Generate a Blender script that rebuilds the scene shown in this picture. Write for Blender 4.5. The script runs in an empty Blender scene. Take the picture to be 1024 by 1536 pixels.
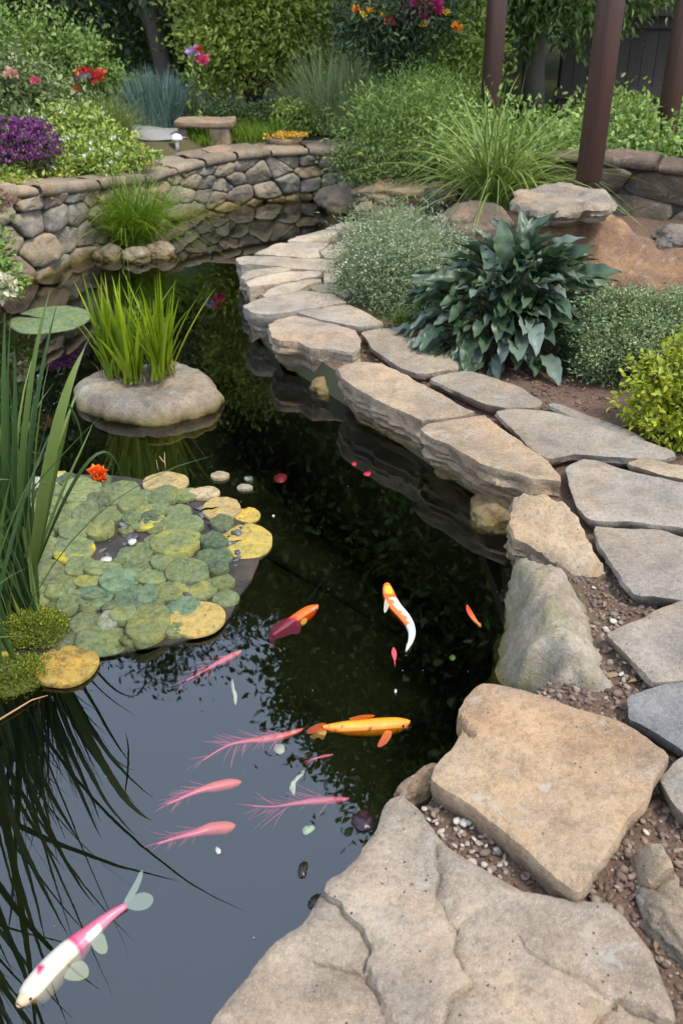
import bpy, math, random
import numpy as np
from mathutils import Vector, noise, geometry

# ------------------------------------------------------------------ camera, sky, sun
scene = bpy.context.scene
C = scene.collection
R = math.radians
TH, FPX, CAMZ = R(29.9), 1407.0, 1.7
cam_d = bpy.data.cameras.new('camera'); cam = bpy.data.objects.new('camera', cam_d); C.objects.link(cam)
cam.location = (0, 0, CAMZ); cam.rotation_euler = (R(90) - TH, 0, 0)
cam_d.sensor_fit = 'VERTICAL'; cam_d.sensor_height = 36; cam_d.lens = FPX / 1536 * 36
cam_d.clip_start = .05; cam_d.clip_end = 2000
cam_d.dof.use_dof = True; cam_d.dof.focus_distance = 3.0; cam_d.dof.aperture_fstop = 5.0
scene.camera = cam

SUN_EL, SUN_AZ = R(60), R(122)          # azimuth from +Y towards +X
world = bpy.data.worlds.new('World'); scene.world = world; world.use_nodes = True
wn = world.node_tree.nodes; wl = world.node_tree.links; wn.clear()
sky = wn.new('ShaderNodeTexSky'); sky.sky_type = 'NISHITA'; sky.sun_disc = False
sky.sun_elevation = SUN_EL; sky.sun_rotation = SUN_AZ; sky.dust_density = 3.0; sky.ozone_density = 1.0
wmix = wn.new('ShaderNodeMix'); wmix.data_type = 'RGBA'
wmix.inputs[0].default_value = .5                                   # thin overcast veils the blue
wmix.inputs[7].default_value = (9.4, 11.3, 14.6, 1)
wl.new(sky.outputs[0], wmix.inputs[6])
bg = wn.new('ShaderNodeBackground'); bg.inputs[1].default_value = .13
wl.new(wmix.outputs[2], bg.inputs[0])
wo = wn.new('ShaderNodeOutputWorld'); wl.new(bg.outputs[0], wo.inputs[0])
sun_d = bpy.data.lights.new('sun', 'SUN'); sun_d.energy = 2.0; sun_d.angle = R(9); sun_d.color = (1, .94, .84)
sun = bpy.data.objects.new('sun', sun_d); C.objects.link(sun)
sd = Vector((math.sin(SUN_AZ) * math.cos(SUN_EL), math.cos(SUN_AZ) * math.cos(SUN_EL), math.sin(SUN_EL)))
sun.rotation_euler = sd.to_track_quat('Z', 'Y').to_euler(); sun.location = sd * 30
scene.view_settings.view_transform = 'Standard'; scene.view_settings.look = 'None'
scene.view_settings.exposure = .98; scene.view_settings.gamma = 1
scene.render.engine = 'CYCLES'
scene.cycles.use_denoising = True
scene.cycles.max_bounces = 8; scene.cycles.transparent_max_bounces = 16; scene.cycles.diffuse_bounces = 3
scene.cycles.caustics_reflective = False; scene.cycles.caustics_refractive = False

# ------------------------------------------------------------------ helpers
def P(px, py, z=0.0):
    """the place on the level z that the photograph shows at (px, py)"""
    u = (px - 512) / FPX; v = (768 - py) / FPX
    d = Vector((u, math.cos(TH) + v * math.sin(TH), -math.sin(TH) + v * math.cos(TH)))
    return Vector((0, 0, CAMZ)) + d * ((z - CAMZ) / d.z)
def PD(px, py, y):
    u = (px - 512) / FPX; v = (768 - py) / FPX
    d = Vector((u, math.cos(TH) + v * math.sin(TH), -math.sin(TH) + v * math.cos(TH)))
    return Vector((0, 0, CAMZ)) + d * (y / d.y)
def sm(x, a, b):
    t = min(1, max(0, (x - a) / (b - a))); return t * t * (3 - 2 * t)
WP = [(-2.7, 5.2), (-2.12, 5.72), (-1.9, 6.1), (-1.7, 6.75), (-1.45, 7.4), (-1.2, 7.85), (-.9, 8.18), (-.5, 8.44), (0, 8.58), (.35, 8.63), (.9, 8.6)]
def gz(x, y):
    g = .115 + .22 * sm(x, .35, 1.1) * sm(y, 4.6, 6.3)
    g = max(g, .40 * sm(y, 8.0, 8.8))
    if y > 5.0 and x < 1.0:
        best = 9; sg = 0
        for (ax, ay), (bx, by) in zip(WP, WP[1:]):
            ex, ey = bx - ax, by - ay; t = min(1, max(0, ((x - ax) * ex + (y - ay) * ey) / (ex * ex + ey * ey))); d = math.hypot(x - ax - t * ex, y - ay - t * ey)
            if d < best: best = d; sg = ex * (y - ay) - ey * (x - ax)
        g = max(.115, (.325 + .12 * sm(-x, .9, 1.9)) * sm(best, .03, .12) + .075 * sm(best, .36, .55)) if sg > 0 else .115
    return g + .03 * min(max(0, y - 10), 20)

def mesh_obj(name, V, F, mat=None, parent=None, smooth=True, loc=None, crisp=0):
    """V (n,3), F: array (m,3|4) or list of index lists"""
    V = np.asarray(V, dtype=np.float32)
    if loc is None: loc = V.mean(0) if parent is None else np.array(parent['_o'])
    loc = np.asarray(loc, dtype=np.float32)
    me = bpy.data.meshes.new(name)
    me.vertices.add(len(V)); me.vertices.foreach_set('co', (V - loc).ravel())
    if isinstance(F, np.ndarray):
        k = F.shape[1]; n = len(F); idx = F.astype(np.int32).ravel()
        st = np.arange(0, n * k, k, dtype=np.int32)
    else:
        st = np.cumsum([0] + [len(f) for f in F[:-1]]).astype(np.int32); idx = np.array([i for f in F for i in f], dtype=np.int32); n = len(F)
    me.loops.add(len(idx)); me.loops.foreach_set('vertex_index', idx)
    me.polygons.add(n); me.polygons.foreach_set('loop_start', st)
    me.update(calc_edges=True); me.validate()
    me.polygons.foreach_set('use_smooth', np.full(len(me.polygons), smooth, dtype=bool))
    if crisp: me.set_sharp_from_angle(angle=R(crisp))
    if mat: me.materials.append(mat)
    o = bpy.data.objects.new(name, me); C.objects.link(o)
    if parent is None: o.location = loc
    else: o.parent = parent
    o['_o'] = [float(v) for v in loc]
    return o
def thing(name, label, cat, loc, group=None):
    o = bpy.data.objects.new(name, None); C.objects.link(o); o.location = loc; o['_o'] = [float(v) for v in loc]
    o.empty_display_size = .05
    return tag(o, label, cat, group)
def tag(o, label, cat, group=None, kind=None):
    o['label'] = label; o['category'] = cat
    if group: o['group'] = group
    if kind: o['kind'] = kind
    return o
class MB:
    def __init__(s): s.V = []; s.F = []; s.n = 0
    def add(s, V, F):
        V = np.asarray(V, dtype=np.float32)
        s.V.append(V); s.F += [[i + s.n for i in f] for f in (F.tolist() if isinstance(F, np.ndarray) else F)]; s.n += len(V)
    def build(s, name, mat, parent=None, smooth=True): return mesh_obj(name, np.vstack(s.V), s.F, mat, parent, smooth)
def tube(path, radii, seg=8, cap=True):
    V = []; F = []
    path = [Vector(p) for p in path]
    up = Vector((0.13, .21, .97))
    for i, p in enumerate(path):
        d = (path[min(i + 1, len(path) - 1)] - path[max(i - 1, 0)]).normalized()
        a = d.cross(up if abs(d.dot(up)) < .97 else Vector((1, 0, 0))).normalized(); b = d.cross(a)
        for k in range(seg):
            t = 2 * math.pi * k / seg
            V.append(p + (a * math.cos(t) + b * math.sin(t)) * radii[i])
    for i in range(len(path) - 1):
        for k in range(seg):
            F.append([i * seg + k, i * seg + (k + 1) % seg, (i + 1) * seg + (k + 1) % seg, (i + 1) * seg + k])
    if cap: F.append(list(range(seg))[::-1]); F.append([(len(path) - 1) * seg + k for k in range(seg)])
    return np.array([v[:] for v in V]), F
def beveled_box(lo, hi, b=.006):
    (x0, y0, z0), (x1, y1, z1) = lo, hi
    V = []
    for z, e in ((z0, b), (z0 + b, 0), (z1 - b, 0), (z1, b)):
        for X, Y in ((x0 + e, y0 + e + b * (e == 0)), (x0 + e + b * (e == 0), y0 + e), (x1 - e - b * (e == 0), y0 + e), (x1 - e, y0 + e + b * (e == 0)),
                     (x1 - e, y1 - e - b * (e == 0)), (x1 - e - b * (e == 0), y1 - e), (x0 + e + b * (e == 0), y1 - e), (x0 + e, y1 - e - b * (e == 0))):
            V.append((X, Y, z))
    F = [list(range(8))[::-1], [24 + k for k in range(8)]]
    for i in range(3):
        for k in range(8): F.append([i * 8 + k, i * 8 + (k + 1) % 8, (i + 1) * 8 + (k + 1) % 8, (i + 1) * 8 + k])
    return np.array(V), F
def fbm(p, oct=4, H=.5):
    s = 0; a = 1; f = 1
    for _ in range(oct): s += a * noise.noise(Vector(p) * f); a *= H; f *= 2.03
    return s

# ------------------------------------------------------------------ materials
class NT:
    def __init__(s, name):
        s.m = bpy.data.materials.new(name); s.m.use_nodes = True; s.t = s.m.node_tree; s.t.nodes.clear()
        s.out = s.t.nodes.new('ShaderNodeOutputMaterial')
    def n(s, typ, ins=None, **pr):
        o = s.t.nodes.new('ShaderNode' + typ)
        for k, v in pr.items(): setattr(o, k, v)
        for k, v in (ins or {}).items():
            if isinstance(v, bpy.types.NodeSocket): s.t.links.new(v, o.inputs[k])
            else: o.inputs[k].default_value = v
        return o
    def noise(s, vec, scale, detail=4, rough=.55, dist=0):
        return s.n('TexNoise', {'Vector': vec, 'Scale': scale, 'Detail': detail, 'Roughness': rough, 'Distortion': dist}).outputs[0]
    def ramp(s, fac, a, b, ca=(0, 0, 0, 1), cb=(1, 1, 1, 1)):
        if a > b: a, b, ca, cb = b, a, cb, ca
        r = s.n('ValToRGB', {0: fac}); e = r.color_ramp.elements
        e[0].position = a; e[0].color = ca; e[1].position = b; e[1].color = cb
        return r.outputs[0]
    def mix(s, fac, a, b, mode='MIX'):
        return s.n('Mix', {0: fac, 6: a, 7: b}, data_type='RGBA', blend_type=mode, clamp_factor=True).outputs[2]
    def math(s, op, a, b=0.0, clamp=False):
        return s.n('Math', {0: a, 1: b}, operation=op, use_clamp=clamp).outputs[0]
    def bump(s, h, strength, dist, nrm=None):
        i = {'Height': h, 'Strength': strength, 'Distance': dist}
        if nrm: i['Normal'] = nrm
        return s.n('Bump', i).outputs[0]
    def pbr(s, col, rough=.8, nrm=None, spec=.5, **ins):
        i = {'Base Color': col, 'Roughness': rough, 'Specular IOR Level': spec}
        if nrm: i['Normal'] = nrm
        i.update({k.replace('_', ' '): v for k, v in ins.items()})
        b = s.n('BsdfPrincipled', i); return b.outputs[0]
    def end(s, sh): s.t.links.new(sh, s.out.inputs[0]); return s.m
def rgb(r, g, b): return (r, g, b, 1)

def stone_material(name, island=False, wet=True):
    t = NT(name)
    oi = t.n('ObjectInfo'); tc = t.n('TexCoord').outputs['Object']; geo = t.n('NewGeometry')
    off = t.n('Combine' + 'XYZ', {0: t.math('MULTIPLY', oi.outputs['Random'], 37.), 1: t.math('MULTIPLY', oi.outputs['Random'], 91.), 2: 0.})
    v = t.n('VectorMath', {0: tc, 1: off.outputs[0]}, operation='ADD').outputs[0]
    at = lambda nm: t.n('Attribute', attribute_type='OBJECT', attribute_name=nm).outputs['Fac']
    big = t.noise(v, 3.2, 5, .6, .4); med = t.noise(v, 13, 6, .65, .3); fine = t.noise(v, 75, 5, .7); grain = t.noise(v, 330, 2, .7)
    col = t.mix(1., oi.outputs['Color'], rgb(.70, .675, .645), 'MULTIPLY')
    if island:
        rnd = geo.outputs['Random Per Island']
        r = t.n('ValToRGB', {0: rnd}); e = r.color_ramp.elements
        e[0].position = 0; e[0].color = rgb(.21, .175, .14); e[1].position = 1; e[1].color = rgb(.30, .26, .205)
        for p_, c_ in ((.15, rgb(.30, .26, .215)), (.3, rgb(.18, .155, .135)), (.48, rgb(.27, .215, .155)), (.62, rgb(.25, .235, .205)), (.75, rgb(.20, .145, .12)), (.79, rgb(.29, .245, .19)), (.93, rgb(.31, .23, .14))):
            q = e.new(p_); q.color = c_
        col = t.mix(1., r.outputs[0], oi.outputs['Color'], 'MULTIPLY')
    col = t.mix(t.ramp(big, .36, .66), t.mix(.75, col, rgb(.62, .60, .60), 'MULTIPLY'), t.mix(.6, col, rgb(1.3, 1.2, 1.05), 'MULTIPLY'))
    hue = t.noise(v, 2.1, 4, .6, .6); col = t.mix(t.math('MULTIPLY', t.ramp(hue, .48, .68), .55), col, t.mix(.8, col, rgb(1.12, .86, .62), 'MULTIPLY'))
    col = t.mix(t.math('MULTIPLY', t.ramp(hue, .48, .30), .5), col, t.mix(.8, col, rgb(.80, .86, .95), 'MULTIPLY'))
    # iron staining: ochre patches, amount set per stone
    st = t.math('MULTIPLY', t.ramp(t.noise(v, 4.5, 5, .62, .8), .44, .74), at('stain'))
    col = t.mix(st, col, rgb(.36, .20, .075))
    # lichen and grey weathering
    gy = t.math('MULTIPLY', t.ramp(t.noise(v, 7.5, 6, .7, .5), .44, .62), at('grey'))
    col = t.mix(gy, col, t.mix(.75, col, rgb(.52, .53, .56), 'MULTIPLY'))
    col = t.mix(t.math('MULTIPLY', t.ramp(med, .46, .66), .8), col, t.mix(.6, col, rgb(.52, .49, .46), 'MULTIPLY'))
    col = t.mix(t.math('MULTIPLY', t.ramp(fine, .44, .62), .5), col, t.mix(.6, col, rgb(1.35, 1.32, 1.28), 'MULTIPLY'))
    col = t.mix(t.math('MULTIPLY', t.ramp(fine, .52, .36), .55), col, t.mix(.75, col, rgb(.5, .47, .44), 'MULTIPLY'))
    col = t.mix(t.math('MULTIPLY', t.ramp(grain, .6, .72), .45), col, rgb(.6, .57, .52))
    col = t.mix(t.math('MULTIPLY', t.ramp(grain, .40, .28), .5), col, rgb(.06, .052, .045))
    li = t.math('MULTIPLY', t.ramp(t.noise(v, 17, 6, .78, .9), .56, .63), t.ramp(t.noise(v, 3.7, 3), .38, .6)); col = t.mix(t.math('MULTIPLY', li, .6), col, rgb(.30, .29, .25))
    # dark pits
    vo = t.n('TexVoronoi', {'Vector': v, 'Scale': 46.}).outputs['Distance']
    pit = t.math('MULTIPLY', t.ramp(vo, .13, .05), t.ramp(t.noise(v, 9, 2), .5, .58))
    col = t.mix(pit, col, rgb(.07, .06, .05))
    # moss
    mo = t.math('MULTIPLY', t.ramp(t.noise(v, 6, 6, .72, .6), .45, .62), at('moss'))
    mcol = t.mix(t.noise(v, 60, 3), rgb(.045, .055, .012), rgb(.17, .17, .035))
    col = t.mix(mo, col, mcol)
    rough = .86
    h = t.math('ADD', t.math('MULTIPLY', fine, .55), t.math('ADD', t.math('MULTIPLY', grain, .18), t.math('MULTIPLY', med, 1.3)))
    h = t.math('SUBTRACT', h, t.math('MULTIPLY', pit, .8))
    if wet:   # waterline: stone darkens and grows algae just above the water
        z = t.n('SeparateXYZ', {0: geo.outputs['Position']}).outputs[2]
        zz = t.math('ADD', z, t.math('MULTIPLY', t.math('SUBTRACT', med, .5), .05))
        al = t.n('MapRange', {'Value': zz, 'From Min': .012, 'From Max': .06, 'To Min': .9, 'To Max': 0.}).outputs[0]
        col = t.mix(al, col, t.mix(t.noise(v, 20, 3), rgb(.05, .042, .014), rgb(.22, .15, .035)))
        rough = t.n('MapRange', {'Value': zz, 'From Min': 0., 'From Max': .05, 'To Min': .35, 'To Max': .86}).outputs[0]
    return t.end(t.pbr(col, rough, t.bump(h, .95, .009), .3))
STONE = stone_material('sandstone'); WALLSTONE = stone_material('fieldstone', island=True)

def leaf_material(name, a, b, c=None, rough=.5, trans=.25, spec=.4, vein=0, var=.5):
    t = NT(name)
    geo = t.n('NewGeometry'); rnd = geo.outputs['Random Per Island']
    r = t.n('ValToRGB', {0: rnd}); e = r.color_ramp.elements
    e[0].position = 0; e[0].color = rgb(*a); e[1].position = 1; e[1].color = rgb(*(c or b))
    if c: q = e.new(.6); q.color = rgb(*b)
    col = r.outputs[0]
    tc = t.n('TexCoord').outputs['Object']
    col = t.mix(t.math('MULTIPLY', t.noise(tc, 5., 3), var), col, t.mix(.8, col, rgb(.45, .5, .5), 'MULTIPLY'))
    nr = t.bump(t.noise(tc, 90., 3), .3, .004)
    p = t.pbr(col, rough, nr, spec)
    tr = t.n('BsdfTranslucent', {0: t.mix(.5, col, rgb(1.2, 1.3, .5), 'MULTIPLY')}).outputs[0]
    return t.end(t.n('MixShader', {0: trans, 1: p, 2: tr}).outputs[0])
def plain(name, col, rough=.6, trans=0, bump=.2, var=.25, scale=30, spec=.4):
    t = NT(name); tc = t.n('TexCoord').outputs['Object']
    n_ = t.noise(tc, scale, 5, .65)
    c = t.mix(t.math('MULTIPLY', n_, var * 2), rgb(*col), rgb(*(x * .45 for x in col)))
    p = t.pbr(c, rough, t.bump(n_, bump, .004), spec)
    if trans:
        tr = t.n('BsdfTranslucent', {0: c}).outputs[0]; p = t.n('MixShader', {0: trans, 1: p, 2: tr}).outputs[0]
    return t.end(p)

def soil_material():
    t = NT('soil'); geo = t.n('NewGeometry'); v = geo.outputs['Position']
    a = t.noise(v, 2.2, 5, .6); b = t.noise(v, 38, 6, .7); g = t.noise(v, 170, 3, .7)
    col = t.mix(b, rgb(.045, .027, .018), rgb(.19, .125, .082))
    col = t.mix(t.math('MULTIPLY', t.ramp(a, .45, .65), .5), col, rgb(.10, .055, .038))
    col = t.mix(t.ramp(g, .6, .75), col, rgb(.30, .22, .15))
    y = t.n('SeparateXYZ', {0: v}).outputs[1]
    far = t.n('MapRange', {'Value': y, 'From Min': 7.6, 'From Max': 9.0}).outputs[0]
    col = t.mix(t.math('MULTIPLY', far, t.ramp(t.noise(v, 3, 5), .3, .6)), col, rgb(.055, .085, .02))
    vo = t.n('TexVoronoi', {'Vector': v, 'Scale': 90.}).outputs['Distance']
    h = t.math('ADD', t.math('MULTIPLY', b, 1.), t.math('ADD', t.math('MULTIPLY', vo, -.4), t.math('MULTIPLY', g, .3)))
    return t.end(t.pbr(col, .95, t.bump(h, 1., .012), .2))
SOIL = soil_material()
def gravel_material(name, stops, rough=.8):
    t = NT(name); geo = t.n('NewGeometry'); tc = t.n('TexCoord').outputs['Object']
    r = t.n('ValToRGB', {0: geo.outputs['Random Per Island']}); e = r.color_ramp.elements
    e[0].position = 0; e[0].color = rgb(*stops[0]); e[1].position = 1; e[1].color = rgb(*stops[-1])
    for i, s_ in enumerate(stops[1:-1]): q = e.new((i + 1) / (len(stops) - 1)); q.color = rgb(*s_)
    n_ = t.noise(tc, 120, 4, .7)
    col = t.mix(t.math('MULTIPLY', n_, .7), r.outputs[0], t.mix(.8, r.outputs[0], rgb(.4, .4, .4), 'MULTIPLY'))
    return t.end(t.pbr(col, rough, t.bump(n_, .5, .003), .35))
GRAVEL = gravel_material('gravel', [(.07, .045, .032), (.16, .10, .07), (.10, .07, .055), (.24, .17, .12), (.13, .085, .06), (.30, .24, .18), (.09, .06, .045)])
MUD = plain('mud', (.085, .085, .036), .9, scale=5, var=.45)

def water_material():
    t = NT('pond_water'); v = t.n('NewGeometry').outputs['Position']
    h = t.math('ADD', t.noise(v, 2.2, 2, .5), t.math('MULTIPLY', t.noise(v, 9, 2, .5), .12))
    nr = t.bump(h, .05, .02)
    fr = t.n('Fresnel', {'IOR': 1.80, 'Normal': nr}).outputs[0]
    gl = t.n('BsdfGlossy', {'Color': rgb(1, 1, 1), 'Roughness': .0, 'Normal': nr}).outputs[0]
    tr = t.n('BsdfTransparent', {0: rgb(.9, .95, .9)}).outputs[0]
    sh = t.n('MixShader', {0: fr, 1: tr, 2: gl}).outputs[0]
    ab = t.n('VolumeAbsorption', {'Color': rgb(.30, .36, .22), 'Density': 1.5}).outputs[0]
    t.t.links.new(ab, t.out.inputs[1])
    return t.end(sh)

# ------------------------------------------------------------------ polygons and stones
def resample(pts, s, closed=True):
    out = []; n = len(pts)
    for i in range(n if closed else n - 1):
        a, b = pts[i], pts[(i + 1) % n]; k = max(1, int(round((b - a).length / s)))
        for j in range(k): out.append(a.lerp(b, j / k))
    if not closed: out.append(pts[-1])
    return out
def chaikin(pts, n=1, w=.14):
    for _ in range(n):
        o = []
        for i in range(len(pts)):
            a, b = pts[i], pts[(i + 1) % len(pts)]; o += [a.lerp(b, w), a.lerp(b, 1 - w)]
        pts = o
    return pts
def inside(poly, X, Y):
    r = np.zeros(X.shape, bool); n = len(poly)
    for i in range(n):
        x0, y0 = poly[i][0], poly[i][1]; x1, y1 = poly[(i + 1) % n][0], poly[(i + 1) % n][1]
        if y0 == y1: continue
        c = ((y0 > Y) != (y1 > Y)) & (X < (x1 - x0) * (Y - y0) / (y1 - y0) + x0); r ^= c
    return r
def seg_dist(poly, X, Y, closed=True):
    d = np.full(X.shape, 1e9); side = np.zeros(X.shape); n = len(poly)
    for i in range(n if closed else n - 1):
        a = poly[i]; b = poly[(i + 1) % n]; ex, ey = b[0] - a[0], b[1] - a[1]; L = ex * ex + ey * ey + 1e-12
        t = np.clip(((X - a[0]) * ex + (Y - a[1]) * ey) / L, 0, 1)
        q = np.hypot(X - a[0] - t * ex, Y - a[1] - t * ey); m = q < d
        side = np.where(m, ex * (Y - a[1]) - ey * (X - a[0]), side); d = np.where(m, q, d)
    return d, side
def area2(p): return sum(p[i][0] * p[(i + 1) % len(p)][1] - p[(i + 1) % len(p)][0] * p[i][1] for i in range(len(p)))

def slab(name, label, cat, outline, z, thick, col, group=None, s=.02, under=.03, rough=.006, ridge=(), cracks=(), bulge=.004,
         moss=0., stain=.3, grey=.3, topn=.006, edge=.006, strata=.008, parent=None, mat=None, smooth_pts=1, seed=None, crisp=34):
    """a stone with a worn top, broken layered sides and an undercut foot, from its outline"""
    rnd = random.Random(name + label if seed is None else seed); so = Vector((rnd.uniform(-90, 90), rnd.uniform(-90, 90), rnd.uniform(-9, 9)))
    pts = [P(p[0], p[1], p[2] if len(p) > 2 else z) for p in outline]
    if area2(pts) < 0: pts = pts[::-1]
    pts = chaikin(pts, smooth_pts)
    ctrl = list(pts) if (ridge or any(len(p) > 2 for p in outline)) else None
    pts = resample(pts, s); n = len(pts)
    nrm = []
    for i in range(n):
        d = pts[(i + 2) % n] - pts[i - 2]; nrm.append(Vector((d.y, -d.x, 0)).normalized())
    for i, p in enumerate(pts):
        k = noise.noise(p * 9 + so) * 1.2 + noise.noise(p * 28 + so) * .6 + noise.noise(p * 75 + so) * .3
        pts[i] = p + nrm[i] * (k * rough - rough * .3)
    poly = [(p.x, p.y) for p in pts]
    ax = np.array(poly); lo = ax.min(0); hi = ax.max(0)
    gx = np.arange(lo[0], hi[0], s); gy = np.arange(lo[1], hi[1], s)
    X, Y = np.meshgrid(gx, gy); rs = np.random.RandomState(rnd.randint(0, 99999))
    X = X + rs.uniform(-.35, .35, X.shape) * s; Y = Y + rs.uniform(-.35, .35, Y.shape) * s
    X = X.ravel(); Y = Y.ravel()
    m = inside(poly, X, Y); X = X[m]; Y = Y[m]; d, _ = seg_dist(poly, X, Y); m = d > s * .55; X = X[m]; Y = Y[m]
    cr = []
    for (pl, depth, fade, sg) in cracks:
        w = resample([P(q[0], q[1], z) for q in pl], s * .6, False)
        w = [q + Vector((noise.noise(q * 30 + so), noise.noise(q * 33 - so), 0)) * .012 for q in w]
        cr.append(([(q.x, q.y) for q in w], depth, fade, sg))
        d, _ = seg_dist(cr[-1][0], X, Y, False); m = d > s * .5; X = X[m]; Y = Y[m]
        ex = []; 
        for i in range(len(w)):
            dd = (w[min(i + 1, len(w) - 1)] - w[max(0, i - 1)]).normalized(); pr = Vector((-dd.y, dd.x, 0))
            ex += [w[i] + pr * .0018, w[i] - pr * .0018]
        ex = np.array([(q.x, q.y) for q in ex]); mm = inside(poly, ex[:, 0], ex[:, 1]); ex = ex[mm]
        if len(ex):
            dd, _ = seg_dist(poly, ex[:, 0], ex[:, 1]); ex = ex[dd > .003]
        X = np.concatenate([X, ex[:, 0]]); Y = np.concatenate([Y, ex[:, 1]])
    vin = [Vector(p) for p in poly] + [Vector((a, b)) for a, b in zip(X, Y)]
    ov, oe, of, ovi, oei, ofi = geometry.delaunay_2d_cdt(vin, [], [list(range(n))], 1, 1e-6)
    VX = np.array([v.x for v in ov]); VY = np.array([v.y for v in ov])
    d, _ = seg_dist(poly, VX, VY)
    if ctrl is not None:
        cp = np.array([(p.x, p.y, p.z) for p in ctrl + [P(*q) for q in ridge]])
        phi = lambda r: r
        A = phi(np.hypot(cp[:, None, 0] - cp[None, :, 0], cp[:, None, 1] - cp[None, :, 1])) + np.eye(len(cp)) * -.01
        w = np.linalg.lstsq(A, cp[:, 2] - cp[:, 2].mean(), rcond=1e-6)[0]
        Z = cp[:, 2].mean() + phi(np.hypot(VX[:, None] - cp[None, :, 0], VY[:, None] - cp[None, :, 1])) @ w
    else: Z = np.full(len(VX), float(z))
    Z = Z + np.array([fbm(Vector((a * 5, b * 5, 0)) + so, 5, .55) for a, b in zip(VX, VY)]) * topn
    Z = Z - edge * np.exp(-(d / (edge * .55)) ** 1.5) * np.array([.55 + .6 * abs(noise.noise(Vector((a * 16, b * 16, 3)) + so)) for a, b in zip(VX, VY)])
    for pl, depth, fade, sg in cr:
        q, side = seg_dist(pl, VX, VY, False)
        Z = Z - depth * 1.35 * np.exp(-q / fade) * (side * sg > 0) - (.3 * depth + .004) * np.exp(-(q / .0035) ** 2)
    key = {}
    for i, L in enumerate(ovi):
        for j in L:
            if j < n: key[j] = i
    V = [(a, b, c) for a, b, c in zip(VX, VY, Z)]; F = [f[:] for f in of]
    ring = [key[j] for j in range(n) if j in key]; src = [j for j in range(n) if j in key]
    K = max(4, int(thick / (s * .8))); base = ring
    for k in range(1, K + 1):
        t = k / K; new = []
        for j, i0 in zip(src, ring):
            x, y, zz = V[i0]; zk = zz - thick * t * (1 + .12 * noise.noise(Vector((x * 4, y * 4, 7)) + so)); pp = Vector((x, y, zk))
            st = noise.noise(Vector((x * 3, y * 3, zk * 55)) + so) * strata + fbm(pp * 14 + so, 3) * strata * 1.3
            off = bulge * math.sin(min(1, t * 1.6) * math.pi) * 1.0 - under * t * t + st * min(1, t * 4)
            V.append((x + nrm[j].x * off, y + nrm[j].y * off, zk)); new.append(len(V) - 1)
        q = len(ring)
        for a in range(q): F.append([base[a], new[a], new[(a + 1) % q], base[(a + 1) % q]])
        base = new
    F.append(base[:])
    o = mesh_obj(name, np.array(V), F, mat or STONE, parent, crisp=crisp)
    o.color = (*col, 1); o['moss'] = float(moss); o['stain'] = float(stain); o['grey'] = float(grey)
    if parent is None: tag(o, label, cat, group)
    return o

def rock(name, label, cat, c, r, col, group=None, seed=0, moss=0., stain=.3, grey=.3, amp=.25, parent=None, rot=0, flat=1.):
    """a rounded lump: an icosphere worn by noise"""
    import bmesh
    bm = bmesh.new(); bmesh.ops.create_icosphere(bm, subdivisions=5, radius=1)
    so = Vector((seed * 7.3, seed * 3.1, seed * 1.7)); V = []
    for v in bm.verts:
        p = v.co.copy(); k = 1 + amp * fbm(p * 1.1 + so, 5, .52) - amp * .35 * abs(noise.noise(p * 2.4 - so))
        p *= k; p.z = p.z if p.z < 0 else min(p.z, flat + .2 * (p.z - flat))
        x, y = p.x * r[0], p.y * r[1]
        V.append((c[0] + x * math.cos(rot) - y * math.sin(rot), c[1] + x * math.sin(rot) + y * math.cos(rot), c[2] + p.z * r[2]))
    F = np.array([[v.index for v in f.verts] for f in bm.faces]); bm.free()
    o = mesh_obj(name, np.array(V), F, STONE, parent); o.color = (*col, 1); o['moss'] = float(moss); o['stain'] = float(stain); o['grey'] = float(grey)
    if parent is None: tag(o, label, cat, group)
    return o

# ------------------------------------------------------------------ leaves and blades
RH = (np.array([(0, 0, 0), (.5, .42, .10), (0, 1, -.08), (-.5, .42, .10)], np.float32), np.array([(0, 1, 2, 3)]))
_o = [(0, 0, 0), (0, .33, -.02), (0, .68, -.03), (0, 1, -.14), (-.42, .30, .10), (-.36, .65, .06), (.42, .30, .10), (.36, .65, .06)]
OV = (np.array(_o, np.float32), np.array([(0, 1, 4, 4), (1, 2, 5, 4), (2, 3, 5, 5), (0, 6, 1, 1), (1, 6, 7, 2), (2, 7, 3, 3)]))
def ov_tris():
    f = []
    for q in OV[1]:
        if len(set(q)) == 3: f.append([q[0], q[1], q[2]])
        else: f += [[q[0], q[1], q[2]], [q[0], q[2], q[3]]]
    return (OV[0], np.array(f))
OVT = ov_tris()
def place(tmpl, pos, fwd, nor, ln, wd):
    T, F = tmpl; n = len(pos)
    y = fwd / (np.linalg.norm(fwd, axis=1, keepdims=True) + 1e-9)
    z = nor - (nor * y).sum(1, keepdims=True) * y; z /= (np.linalg.norm(z, axis=1, keepdims=True) + 1e-9)
    x = np.cross(y, z)
    V = pos[:, None] + T[None, :, 0, None] * x[:, None] * wd[:, None, None] + T[None, :, 1, None] * y[:, None] * ln[:, None, None] + T[None, :, 2, None] * z[:, None] * ln[:, None, None]
    FF = F[None] + (np.arange(n) * len(T))[:, None, None]
    return V.reshape(-1, 3), FF.reshape(-1, F.shape[1])
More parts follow.
